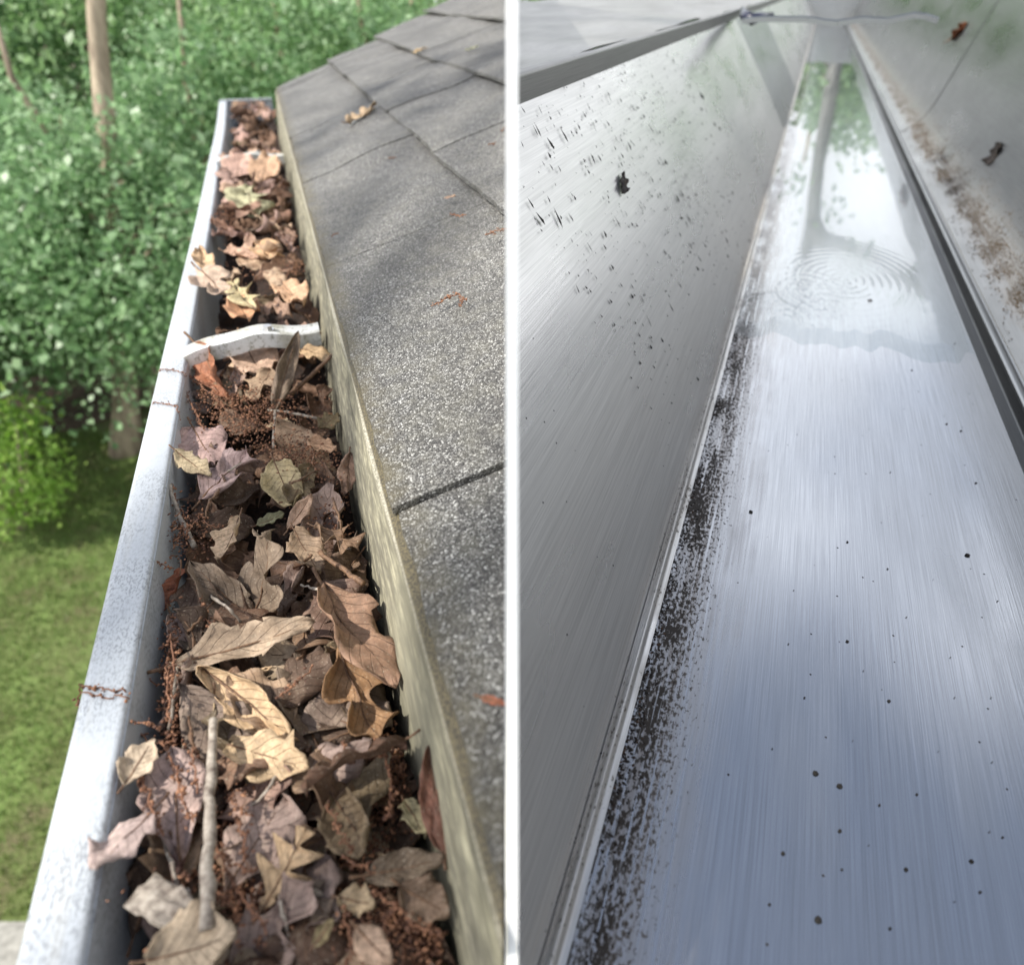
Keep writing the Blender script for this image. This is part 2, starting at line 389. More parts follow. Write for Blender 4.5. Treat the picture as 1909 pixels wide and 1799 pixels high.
# ------------------------------------------------------------------ ground
def ground():
    m, n, b = new_mat("lawn_ground"); v = coords(n)
    f = noise(n, v, 2.2, 6, .6); f2 = noise(n, v, 26, 4, .65)
    c = ramp(n, f, [(.32, (.13, .105, .055)), (.46, (.115, .15, .04)), (.62, (.15, .23, .055))])
    c = mix(n, ramp(n, f2, [(.40, 0), (.66, .55)]), c, (.10, .10, .040))
    n.links.new(c, b.inputs['Base Color']); b.inputs['Roughness'].default_value = .9; bump(n, b, f2, .8, .03)
    S = 400; tag(mesh_obj("lawn", [(-S, -S, 0), (S, -S, 0), (S, S, 0), (-S, S, 0)], [(0, 1, 2, 3)], m, smooth=False), kind='structure')
    m2 = mat_tint("woodland_soil_surface", (.055, .036, .024), (.15, .10, .075), 3.0, .95, bd=.05, bs=1)
    V = []; N = 60; xs = np.linspace(-60, 60, N)
    near = [7.0+.10*x*0+.9*math.sin(x*.9)+.5*math.sin(x*2.3+1)+(0 if x > -5 else .0) for x in xs]
    for x, y in zip(xs, near): V.append((x, y, .006))
    for x in xs: V.append((x, 160, .006))
    tag(mesh_obj("woodland_soil", V, [(i, i+1, N+i+1, N+i) for i in range(N-1)], m2, smooth=False), kind='structure')
    # lawn blades in the strip that shows below the gutter
    n_ = 90000; x = RNG.uniform(-8.2, -1.2, n_); y = RNG.uniform(.2, 7.6, n_)
    keep = vnoise(np.stack([x*1.3, y*1.3, x*0], 1), 3)+RNG.uniform(-.5, .9, n_) > -.25; x = x[keep]; y = y[keep]; k = len(x)
    h = RNG.uniform(.03, .075, k); an = RNG.uniform(0, 6.283, k); w = RNG.uniform(.004, .008, k); lx = RNG.normal(0, .025, k); ly = RNG.normal(0, .025, k)
    P = np.empty((k, 3, 3)); P[:, 0] = np.stack([x-np.cos(an)*w, y-np.sin(an)*w, x*0], 1); P[:, 1] = np.stack([x+np.cos(an)*w, y+np.sin(an)*w, x*0], 1); P[:, 2] = np.stack([x+lx, y+ly, h], 1)
    g = mat_island("grass_blade", [(0, (.11, .155, .035)), (.4, (.14, .23, .05)), (.8, (.20, .30, .08)), (1, (.30, .28, .14))], .6, .3)
    tag(mesh_obj("grass", P.reshape(-1, 3), np.arange(k*3).reshape(-1, 3), g, smooth=False), kind='stuff')
ground()

# ------------------------------------------------------------------ trees
def leaf_mesh(centres, sizes, seed, up=1.1):
    rng = np.random.default_rng(seed); n = len(centres)
    d = rng.normal(size=(n, 3)); d[:, 2] -= .35; d /= np.linalg.norm(d, axis=1)[:, None]
    nr = rng.normal(size=(n, 3)); nr[:, 2] += up*2; s = np.cross(d, nr); s /= np.linalg.norm(s, axis=1)[:, None]; nn = np.cross(s, d)
    L = sizes[:, None]; Wd = L*rng.uniform(.28, .42, (n, 1))
    P = np.empty((n, 4, 3)); P[:, 0] = centres-d*L*.5; P[:, 1] = centres+s*Wd+nn*L*.08; P[:, 2] = centres+d*L*.5-nn*L*.05; P[:, 3] = centres-s*Wd+nn*L*.08
    return P.reshape(-1, 3), np.arange(n*4).reshape(-1, 4)
def tree(name, label, base, top, r0, h, crown, nclump, nleaf, lsize, mat, seed, sig=.34, bare_to=0.0, group='woodland trees behind the house'):
    rng = np.random.default_rng(seed); rnd = random.Random(seed)
    base = Vector(base); ax = (Vector(top)-base).normalized()
    root = thing(name, label, 'tree', loc=base, group=group)
    pts = [Vector((0, 0, -.1))]+[ax*(h*k/9)+Vector((rnd.gauss(0, .04), rnd.gauss(0, .04), 0))*min(1, k) for k in range(1, 10)]
    rad = [r0*1.45]+[r0*(1-.085*k) for k in range(1, 10)]
    parts = [tube(pts, rad, 10)]
    (cx, cy, cz, rx, ry, rz) = crown; C = ax*cz+Vector((cx, cy, 0)); tips = []
    for k in range(12):
        u = Vector((rnd.gauss(0, 1), rnd.gauss(0, 1), rnd.gauss(.1, .7))).normalized()
        tip = C+Vector((u.x*rx*.8, u.y*ry*.8, u.z*rz*.8)); hh = min(h*.95, max(h*.22, (tip.z*.72)/max(ax.z, .3)))
        st = ax*hh; mid = st.lerp(tip, .5)+Vector((0, 0, .18*(tip-st).length))
        rr = r0*.22; parts.append(tube([st, st.lerp(mid, .6), mid, mid.lerp(tip, .55), tip], [rr, rr*.8, rr*.6, rr*.4, rr*.16], 6)); tips.append(tip)
    V, Fc = merge(parts); mesh_obj("trunk", V, Fc, M_BARK, root)
    dirs = rng.normal(size=(nclump, 3)); dirs /= np.linalg.norm(dirs, axis=1)[:, None]
    rr = rng.uniform(.35, 1.0, nclump)**.55; cc = np.array(C)[None]+dirs*rr[:, None]*np.array([rx, ry, rz])[None]
    cc = cc[cc[:, 2]+base.z > .9+bare_to]; nc = len(cc)
    dn = np.repeat(dirs[:nc], nleaf, 0)
    off = rng.normal(size=(nc*nleaf, 3))*np.array([sig, sig, sig*.42]); off[:, 2] -= .30*(off[:, 0]**2+off[:, 1]**2)/sig
    Pc = np.repeat(cc, nleaf, 0)+off; Pc = Pc[Pc[:, 2] > .25]
    P, Fq = leaf_mesh(Pc, np.clip(rng.lognormal(-.05, .38, len(Pc)), .4, 2.0)*lsize, seed+5)
    mesh_obj("crown", P, Fq, mat, root, smooth=False)
    return root
def polar(deg, dist): a = math.radians(deg); return Vector((math.sin(a)*dist, math.cos(a)*dist, 0))
b1 = ground_at(232, 842); t1 = ray(186, 40); k1 = math.hypot(b1.x, b1.y)/math.hypot(t1.x, t1.y)*1.03; t1 = CAM+t1*k1
tree("oak_tree", "tall oak with a pale leaning trunk standing at the lawn's edge", b1, t1, .15, 8.6, (.45, -.55, 2.75, 1.5, .95, 1.25), 95, 120, .075, M_FOL[1], 21)
specs = [(-46, 9.6, "maple_tree", "low maple with blue green leaves at the far left above the bright shrub", 1, 1.5, 1.7, 2.4, 4.4),
         (-39.5, 10.6, "maple_tree", "low maple with pale drooping sprays left of the leaning oak trunk", 1, 1.6, 1.9, 2.9, 5.2),
         (-31, 9.6, "maple_tree", "low maple whose sprays hang right of the leaning oak trunk", 1, 1.35, 1.7, 2.5, 4.6),
         (-24.5, 10.2, "maple_tree", "low maple left of the far end of the leaf filled gutter", 1, 1.5, 1.9, 2.7, 5.0),
         (-18, 11.2, "oak_tree", "small oak rising behind the far end of the leaf filled gutter", 0, 1.6, 2.1, 3.1, 5.6),
         (-11.5, 10.8, "maple_tree", "low maple filling the gap between gutter end and shingle rake", 1, 1.5, 2.1, 3.2, 5.6),
         (-4.5, 12.5, "oak_tree", "small oak just above the rake of the shingle roof", 0, 1.8, 2.3, 3.4, 6.0),
         (-52, 12.5, "oak_tree", "oak at the left edge standing behind the maples", 0, 2.0, 2.2, 3.4, 6.0),
         (-43.5, 14.2, "oak_tree", "middle oak between the two left maples", 0, 2.1, 2.2, 3.8, 6.4),
         (-35, 14.8, "maple_tree", "pale maple deep in the wood behind the leaning trunk", 1, 2.1, 2.2, 3.7, 6.4),
         (-28, 14.4, "oak_tree", "oak deep in the wood above the low right maple", 0, 2.1, 2.2, 3.8, 6.4),
         (-20.5, 15.4, "maple_tree", "pale maple deep in the wood beyond the gutter end", 1, 2.2, 2.3, 3.9, 6.6),
         (-13, 15.8, "oak_tree", "oak deep in the wood between gutter end and rake", 0, 2.2, 2.3, 3.9, 6.6),
         (-5.5, 17.5, "maple_tree", "distant maple closing the wood above the roof", 1, 2.6, 2.6, 4.2, 7.0),
         (-48, 20, "oak_tree", "distant oak closing the wood at upper left", 0, 3.2, 3.0, 4.4, 7.6),
         (-38.5, 20.5, "maple_tree", "distant maple closing the wood over the leaning trunk", 1, 3.2, 3.0, 4.4, 7.6),
         (-30, 21, "oak_tree", "distant oak closing the wood in the middle", 0, 3.2, 3.0, 4.4, 7.6),
         (-22, 21.5, "maple_tree", "distant maple closing the wood behind the gutter end", 1, 3.2, 3.0, 4.4, 7.6),
         (-13.5, 22, "oak_tree", "distant oak closing the wood left of the roof", 0, 3.2, 3.0, 4.4, 7.6)]
for i, (dg, ds, nm, lb, mi, rr, rz, cz, hh) in enumerate(specs):
    p = polar(dg, ds); far = ds > 13
    tree(nm, lb, p, p+Vector((random.gauss(0, .6), random.gauss(0, .6), 8)), .10 if not far else .15, hh, (0, 0, cz, rr, rr, rz),
         105 if not far else (115 if ds < 19 else 170), 125 if not far else 95, .078 if not far else .115, M_FOL[mi], 40+i, .30 if not far else .46)
# slim leaning tree beyond the trough: its bare trunk and one level limb are mirrored in the water
def bare_tree():
    A = polar(19.6, 9.5); B = polar(23.6, 9.3)+Vector((0, 0, CAM_H+1.95)); ax = (B-A)
    root = thing("leaning_tree", "slim bare leaning tree mirrored upright in the trough's water", 'tree', loc=A)
    pts = [ax*(k/16*1.28)+Vector((random.gauss(0, .022), 0, 0)) for k in range(17)]; f0 = ax*.97
    limb = [f0+Vector((0, 0, .02)), polar(24.6, 9.25)+Vector((0, 0, CAM_H+2.02))-A, polar(28, 9.2)+Vector((0, 0, CAM_H+2.12))-A, polar(33, 9.0)+Vector((0, 0, CAM_H+2.28))-A, polar(40, 8.8)+Vector((0, 0, CAM_H+2.30))-A]
    V, Fc = merge([tube(pts, [.22, .18]+[.108-.004*q+random.uniform(-.014, .016) for q in range(15)], 10), tube(limb, [.09, .12, .16, .14, .17], 9)]); mesh_obj("trunk", V, Fc, mat_tint('weathered_grey_bark', srgb(104, 104, 104), srgb(150, 149, 146), 9, .9, (1, 1, .2), .03, .8), root)
    rng = np.random.default_rng(3); c = [ax*q+Vector((sx_, 0, 0)) for q, sx_ in ((.72, .3), (.76, -.35), (.80, .35), (.86, .3), (.90, -.25), (.96, .2))]+[limb[2], limb[3]]
    P = np.repeat(np.array([tuple(q) for q in c]), 40, 0)+rng.normal(size=(len(c)*40, 3))*np.array([.16, .16, .12])
    P, Fq = leaf_mesh(P, rng.uniform(.07, .12, len(P)), 4); mesh_obj("foliage", P, Fq, M_FOL[0], root, smooth=False)
bare_tree()
# a screen of trees further round to the right: it is what the polished trough mirrors
for i, dg in enumerate((4, 9.5, 15, 22, 28.5, 35, 42, 50)):
    ds = 27+6*((i*37) % 5)/4; p = polar(dg, ds)
    tree("oak_tree", "tall far oak mirrored dark in the polished trough", p, p+Vector((0, 0, 8)), .25, 8.0+1.6*((i*53) % 4)/3, (0, 0, 5.2, 3.6, 3.6, 3.9+.6*((i*29) % 3)), 120, 70, .30, M_FOL[i % 2], 80+i, .75, group='far trees mirrored in the trough')
def dapple_tree():  # unseen crown added on the sun's path to cast dapples on the shingles
    c = GL.w(.50, 1.05, -.05)+SUN_DIR*6.0; p = Vector((c.x+.2, c.y-1.6, 0))
    tree("oak_tree", "thin crowned unseen oak added to dapple the shingles with shade", p, p+Vector((.25, .1, 8)), .13, c.z-1.0, (c.x-p.x-.14, c.y-p.y, c.z, .62, .50, .35), 15, 15, .085, M_FOL[0], 77, .11, 3.0, group='unseen trees added for shade')
dapple_tree()
# bright young shrub at the lawn's edge
def shrub():
    p = ground_at(45, 985); root = thing("shrub", "bright yellow green shrub at the left edge of the lawn", 'shrub', loc=p)
    rng = np.random.default_rng(5); st = []
    for k in range(11):
        a = k*2.4; r = .25+.35*random.random(); st.append(tube([(0, 0, -.05), (math.cos(a)*r*.5, math.sin(a)*r*.5, .6), (math.cos(a)*r, math.sin(a)*r, 1.3)], [.018, .012, .005], 5))
    V, Fc = merge(st); mesh_obj("stem", V, Fc, M_BARK, root)
    c = rng.normal(size=(95, 3)); c /= np.linalg.norm(c, axis=1)[:, None]; c = c*rng.uniform(.4, 1, (95, 1))**.5*np.array([.62, .62, .80])+np.array([0, 0, .95])
    P = np.repeat(c, 36, 0)+rng.normal(size=(95*36, 3))*np.array([.13, .13, .07]); P = P[P[:, 2] > .05]
    P, Fq = leaf_mesh(P, rng.uniform(.045, .085, len(P)), 9); mesh_obj("foliage", P, Fq, M_FOL[2], root, smooth=False)
shrub()
# low brick garden wall at the lower left
def garden_wall():
    p = ground_at(40, 1716, .40); root = thing("garden_wall", "low red brick garden wall with a grey coping far below the gutter", 'wall', loc=(p.x-.08, p.y, 0))
    mb = mat_tint("red_brick", srgb(120, 62, 44), srgb(172, 98, 70), 30, .9, bd=.004); mc = mat_tint("grey_coping", srgb(120, 118, 112), srgb(160, 158, 150), 20, .85, bd=.003)
    mm = mat_tint("mortar", srgb(130, 122, 112), srgb(160, 152, 142), 60, .95)
    bm = bmesh.new(); add_box(bm, -1.2, .20, -1.0, -.02, 0, .33); bm_obj("mortar_core", bm, mm, root)
    bm = bmesh.new(); add_box(bm, -1.2, .23, -1.03, .0, .332, .40); bmesh.ops.bevel(bm, geom=bm.edges[:], offset=.008, segments=2, affect='EDGES'); bm_obj("coping", bm, mc, root)
    bm = bmesh.new(); add_box(bm, 0, .03, 0, .20, 0, .062); bmesh.ops.bevel(bm, geom=bm.edges[:], offset=.004, segments=1, affect='EDGES'); me = bpy.data.meshes.new("brick"); bm.to_mesh(me); bm.free(); me.materials.append(mb)
    for r in range(4):
        for k in range(4):
            o = bpy.data.objects.new("brick", me); COL.objects.link(o); o.parent = root; o.location = (.185, -.98+k*.215+(.1 if r % 2 else 0), .02+r*.076)
garden_wall()

# ------------------------------------------------------------------ house: wall, roof, shingles
HALF = .00178                                    # half the thickness of the added white strip between the two gutters
ts_end = 2.53
def roof_build():
    root = thing("shingle_roof", "grey asphalt shingle roof sloping up to the right of the leaf filled gutter", 'roof', M=GL.M)
    bz = -GL.b0
    rake = lambda a: 2.24+.60*(a-.0235)
    plane_co = GL.w(.0235, 2.24, 0); e = (GL.r*1+GL.d*.60); rake_no = -(e.cross(GL.u)).normalized()
    if rake_no.dot(GL.d) > 0: rake_no = -rake_no
    def cut(o):
        clip_local(o, GL.M, (-HALF-.0008, 0, 0), (-1, 0, 0)); clip_local(o, GL.M, plane_co, rake_no)
    edges = [.0225, .179, .333, .509, .668, .828, .99]
    joints = {0: [-.1, .270, .650, 1.03, 1.41, 1.79, 2.17, 2.7], 1: [-.1, .13, .50, .875, 1.250, 1.60, 1.880, 2.2, 2.8],
              2: [.2, .62, .98, 1.34, 1.70, 2.063, 2.40, 3.0], 3: [.9, 1.2, 1.56, 1.95, 2.25, 3.0], 4: [1.4, 1.75, 2.1, 2.5, 3.1], 5: [1.8, 2.2, 2.6, 3.2]}
    for c in range(6):
        a0, a1 = edges[c], edges[c+1]
        J = joints[c]
        for j in range(len(J)-1):
            t0, t1 = J[j], J[j+1]
            if t0 > 3 or a0 > .3186*t1+.08: continue
            if t0 > rake(a1)+.05: continue
            g = .0015+.0012*random.random(); t0g, t1g = t0+g, t1-g; t1g = min(t1g, 2.9)
            skew = random.uniform(-.004, .004); lift = random.uniform(0, .0015)
            na, ntt = 14, 30; V = []
            A = np.linspace(a0, a1+.03, na); T = np.linspace(t0g, t1g, ntt)
            aa, tt = np.meshgrid(A, T, indexing='ij'); aa = aa.ravel(); tt = tt.ravel()
            s = (aa-a0)/(a1-a0)
            wav = (.0062)*vnoise(np.stack([aa*7, tt*7.5, aa*0+c*3], 1), 5)+.0013*vnoise(np.stack([aa*30, tt*22, aa*0], 1), 8)
            edgew = .0012*vnoise(np.stack([tt*60, aa*0+c, aa*0+j], 1), 2)*(s < .04)
            wav = wav*np.clip(.25+s*3, 0, 1)+(.002*np.clip(1-s*8, 0, 1))*vnoise(np.stack([tt*8, tt*0+c, tt*0], 1), 12)
            z = roof_b(aa)+(.0058 if c == 0 else .0078)*(1-s)+wav+lift+bz
            top = np.stack([aa+edgew+skew*(tt-t0)/(t1-t0), tt, z], 1); bot = top.copy(); bot[:, 2] -= .0042
            V = np.concatenate([top, bot]); n = na*ntt; Fc = []
            idx = lambda i, k: i*ntt+k
            for i in range(na-1):
                for k in range(ntt-1):
                    Fc.append((idx(i, k), idx(i+1, k), idx(i+1, k+1), idx(i, k+1))); Fc.append((n+idx(i, k), n+idx(i, k+1), n+idx(i+1, k+1), n+idx(i+1, k)))
            for i in range(na-1):
                Fc.append((idx(i, 0), n+idx(i, 0), n+idx(i+1, 0), idx(i+1, 0))); Fc.append((idx(i, ntt-1), idx(i+1, ntt-1), n+idx(i+1, ntt-1), n+idx(i, ntt-1)))
            for k in range(ntt-1):
                Fc.append((idx(0, k), idx(0, k+1), n+idx(0, k+1), n+idx(0, k))); Fc.append((idx(na-1, k), n+idx(na-1, k), n+idx(na-1, k+1), idx(na-1, k+1)))
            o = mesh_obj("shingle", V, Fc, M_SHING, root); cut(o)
            if not len(o.data.polygons): bpy.data.objects.remove(o)
            else:
                o.data.set_sharp_from_angle(angle=math.radians(40))
    md = mat_tint("roof_felt_deck", srgb(30, 30, 30), srgb(48, 46, 44), 60, .95)
    poly = [(.027, roof_b(.027)-.006+bz), (1.0, roof_b(1.0)-.006+bz), (1.0, roof_b(1.0)-.028+bz), (.027, roof_b(.027)-.028+bz)]
    V, Fc = prism(poly, [-.1, 1, 2.2, 3.0]); o = mesh_obj("roof_deck", V, Fc, md, root, smooth=False); cut(o)
    # trim board behind the gutter, leaning with the rafter ends, and the pale metal drip edge on top of it
    fb = round_line([(.001, -.345+bz), (.0085, -.296+bz), (.0196, -.2240+bz), (.034, -.2225+bz), (.026, -.345+bz)], .002, 3)
    tt = list(np.linspace(.0, 2.26, 120))
    def wob(a, b, t):
        k = float(vnoise(np.array([[t*9, b*30, 1.]]), 4)[0])*.0012; return a+k, b+k*.4
    V, Fc = prism(fb, tt, wob); o = mesh_obj("fascia_board", V, Fc, M_FASCIA, root); clip_local(o, GL.M, (-HALF-.0008, 0, 0), (-1, 0, 0)); o.data.set_sharp_from_angle(angle=math.radians(50))
    dl = round_line([(.0192, -.2265+bz), (.0188, -.2205+bz), (.0203, -.2190+bz), (.0330, -.2138+bz), (.0335, -.2235+bz)], .0012, 3)
    V, Fc = prism(dl, tt, wob); o = mesh_obj("drip_edge", V, Fc, M_DRIP, root); clip_local(o, GL.M, (-HALF-.0008, 0, 0), (-1, 0, 0)); o.data.set_sharp_from_angle(angle=math.radians(60))
    return root
roof_build()
def house_wall():
    mw = mat_tint("cream_render", srgb(168, 160, 142), srgb(196, 188, 170), 12, .9, bd=.003)
    bm = bmesh.new()
    p0, p1 = GL.w(.34, -.6, 0), GL.w(.34, 2.1, 0); q1 = Vector((p1.x+2.4, p1.y+.8, 0)); q0 = Vector((p0.x+2.4, p0.y, 0))
    lo = [bm.verts.new((p.x, p.y, 0)) for p in (p0, q0, q1, p1)]; hi = [bm.verts.new((p.x, p.y, 4.30)) for p in (p0, q0, q1, p1)]
    bm.faces.new(lo[::-1]); bm.faces.new(hi)
    for i in range(4): j = (i+1) % 4; bm.faces.new((lo[i], lo[j], hi[j], hi[i]))
    tag(bm_obj("house_wall", bm, mw), "cream rendered house wall under the shingle roof and metal trough", 'wall')
house_wall()

# ------------------------------------------------------------------ the leaf filled gutter
def gutter():
    root = thing("rain_gutter", "white aluminium gutter packed with dead leaves along the shingle roof", 'gutter', M=GL.M)
    bz = -GL.b0
    bend = lambda t: -.013*max(0., (t-1.1)/1.43)**2
    # front: flat top lip, inner wall, outer ogee, floor and back as one formed sheet
    line = [(-.1172, -.2745), (-.1172, -.2700), (-.1378, -.2700), (-.1378, -.2900), (-.1330, -.3000), (-.1180, -.3250), (-.1030, -.3450), (-.1000, -.3740), (-.004, -.3740), (-.0015, -.3440)]
    ln = round_line([(a, b+bz) for a, b in line], .0035, 4)
    outl = thicken(ln, -.0011)
    T = list(np.linspace(.0, ts_end, 60))
    def off(a, b, t): k = max(0, min(1, (-a-.0)/.1)); return a+bend(t)*k+.0006*math.sin(t*7), b+.0008*math.sin(t*5.3+1)
    V, Fc = prism(outl, T, off); o = mesh_obj("gutter_body", V, Fc, M_WHITE, root); o.data.set_sharp_from_angle(angle=math.radians(45))
    iw = [(-.1166, -.2716+bz), (-.1158, -.30+bz), (-.1120, -.335+bz), (-.1015, -.368+bz)]
    V, Fc = prism(thicken(round_line(iw, .01, 4), .001), T, off); o = mesh_obj("inner_face", V, Fc, M_WHITE, root); o.data.set_sharp_from_angle(angle=math.radians(50))
    # end cap
    bm = bmesh.new(); add_box(bm, -.1372+bend(2.53), .006, ts_end-.003, ts_end+.001, .001, -.2680+bz); add_box(bm, -.1380+bend(2.53), .006, ts_end-.012, ts_end+.0035, -.2682+bz, -.2645+bz)
    bmesh.ops.bevel(bm, geom=bm.edges[:], offset=.0012, segments=2, affect='EDGES'); bm_obj("end_cap", bm, M_WHITE, root, smooth=False)
    # hanger straps
    for (px, py, bb, sag, deg) in ((485, 621, -.262, .012, 4), (488, 287, -.250, .010, 3)):
        a, t, _ = GL.at(px, py, bb); bm = bmesh.new(); N = 22; prev = None
        for k in range(N+1):
            s = k/N; x = -.1185+(.1238)*s; zc = bb+bz-.007+sag*.62*math.sin(math.pi*min(1, s*1.08))*1.15+.0012*math.sin(s*14); yc = t+.018*(s-.5)
            sec = [(-.0120, -.0130), (-.0120, .0012), (-.0086, .0022), (-.0070, .0), (.0065, .0), (.0085, .0022), (.0120, .0012), (.0120, -.0130), (.0108, -.0130), (.0108, -.001), (-.0108, -.001), (-.0108, -.0130)]
            row = [bm.verts.new((x, yc+y_, zc+z_)) for y_, z_ in sec]
            if prev:
                for i in range(len(sec)): j = (i+1) % len(sec); bm.faces.new((prev[i], row[i], row[j], prev[j]))
            else: bm.faces.new(row)
            prev = row
        bm.faces.new(prev[::-1]); bmesh.ops.recalc_face_normals(bm, faces=bm.faces[:])
        h = bm_obj("hanger", bm, M_HANG, root)
        bm = bmesh.new()
        bmesh.ops.create_cone(bm, cap_ends=True, segments=6, radius1=.0042, radius2=.0042, depth=.0045, matrix=Matrix.Translation((0, 0, .0022)))
        bmesh.ops.create_cone(bm, cap_ends=True, segments=16, radius1=.0062, radius2=.0058, depth=.0010, matrix=Matrix.Translation((0, 0, .0002)))
        sx = -.115+.118*.62; s = bm_obj("screw", bm, M_SILVER, h); s.location = (sx, t+.002, bb+bz-.007+sag*.62*math.sin(math.pi*.67)*1.15+.0010)
M_HANG = None
def mat_hanger():
    m, n, b = new_mat("mossy_hanger_metal"); a = axes(n); g = nd(n, "ShaderNodeNewGeometry"); s = nd(n, "ShaderNodeSeparateXYZ"); n.links.new(g.outputs['Normal'], s.inputs[0])
    f = noise(n, coords(n), 240, 5, .7); f2 = noise(n, coords(n), 45, 4)
    c = mix(n, ramp(n, f2, [(.44, 0), (.66, .8)]), (.66, .67, .66), (.36, .34, .24)); c = mix(n, ramp(n, f, [(.52, 0), (.64, .8)]), c, (.20, .20, .15))
    n.links.new(c, b.inputs['Base Color']); b.inputs['Roughness'].default_value = .5; return m
M_HANG = mat_hanger()
gutter()

# compost lying at the bottom of the gutter: nobody could count it
def compost():
    na, ntt = 40, 520; A = np.linspace(-.112, .006, na); T = np.linspace(.02, ts_end-.02, ntt); aa, tt = np.meshgrid(A, T, indexing='ij'); aa = aa.ravel(); tt = tt.ravel()
    z = -.330+.006*vnoise(np.stack([aa*40, tt*40, aa*0], 1), 1)+.003*vnoise(np.stack([aa*130, tt*130, aa*0], 1), 2)+.004*np.clip(tt-.9, 0, 1.4)-GL.b0
    V = np.stack([aa, tt, z], 1); i, k = np.meshgrid(np.arange(na-1), np.arange(ntt-1), indexing='ij'); p = (i*ntt+k).ravel(); Fq = np.stack([p, p+ntt, p+ntt+1, p+1], 1)
    tag(mesh_obj("leaf_mould", V, Fq, M_SOIL, M=GL.M), kind='stuff')
compost()

# ------------------------------------------------------------------ dead leaves
def leaf_blade(L, wr, kind, curl, bend, twist, seed, fold=.0):
    rng = np.random.default_rng(seed); oak = kind in ('oak', 'lobed')
    nS = 30 if oak else 18; nV = 9; s = np.linspace(0, 1, nS); v = np.linspace(-1, 1, nV)
    ph = rng.uniform(-.08, .08)
    w = np.sin(np.pi*np.clip(s, 0, 1)**(.80 if kind != 'obov' else 1.5))**.72
    def side(sd):
        q = w.copy()
        if kind == 'oak': q *= .62+.42*np.cos(2*np.pi*(3.2*s+.1+ph+.06*sd))*np.clip(s*6, 0, 1)
        elif kind == 'lobed': q *= .66+.38*np.cos(2*np.pi*(2.1*s+.35+ph+.05*sd))
        elif kind == 'torn': q *= 1+.30*vnoise(np.stack([s*9, s*0+sd*7, s*0+seed], 1), 3)
        else: q *= 1+.07*vnoise(np.stack([s*6, s*0+sd*5, s*0+seed], 1), 4)
        q *= 1+.09*vnoise(np.stack([s*26, s*0+sd*3, s*0+seed], 1), 6)
        return np.maximum(q, .02)
    wl, wrr = side(0), side(1); H = L*wr*.5
    S, Vv = np.meshgrid(s, v, indexing='ij'); half = np.where(Vv < 0, wl[:, None], wrr[:, None])*H
    X = S*L+(np.abs(Vv)*half*.55 if oak else np.abs(Vv)*half*.12); cv = curl*(1+.35*np.sin(S*5+seed))
    cv = np.where(np.abs(cv) < .05, .05, cv); ang = Vv*cv
    Y = half*np.sin(ang)/cv; Z = half*np.abs(Vv)*0+np.sign(cv)*half*(1-np.cos(ang))/np.abs(cv)+fold*np.abs(Vv)*half
    Z = Z+L*.045*vnoise(np.stack([S.ravel()*4, Vv.ravel()*2, S.ravel()*0+seed], 1), 9).reshape(S.shape)+L*.020*vnoise(np.stack([S.ravel()*11, Vv.ravel()*5, S.ravel()*0+seed], 1), 10).reshape(S.shape)
    edge = np.abs(Vv)**3; Z = Z+edge*H*.22*np.sin(S*17+seed*1.7+Vv*1.1)
    tw = twist*(S-.4); Y, Z = Y*np.cos(tw)-Z*np.sin(tw), Y*np.sin(tw)+Z*np.cos(tw)
    if abs(bend) > .02:                          # bend lengthwise, an arc
        R = L/bend; th = (X-L*.5)/R; X, Z = (R-Z)*np.sin(th)+L*.5, Z*np.cos(th)+R*(1-np.cos(th)) if False else (R-(R-Z)*np.cos(th))
    P = np.stack([X, Y, Z], -1); mid = P[:, nV//2]
    UV = np.stack([S, Vv], -1)
    i, k = np.meshgrid(np.arange(nS-1), np.arange(nV-1), indexing='ij'); p = (i*nV+k).ravel(); Fq = np.stack([p, p+nV, p+nV+1, p+1], 1)
    if kind == 'torn' or rng.random() < .25:     # insect bites: a few missing bits along the margin
        ii = i.ravel(); kk = k.ravel(); bite = np.zeros(len(ii), bool)
        for _ in range(2): c = rng.integers(2, nS-3); sd = rng.choice([0, nV-2]); bite |= (np.abs(ii-c) <= 1) & (kk == sd)
        Fq = Fq[~bite]
    return P.reshape(-1, 3), Fq, UV.reshape(-1, 2), mid
LEAF_N = 0; USED = set()
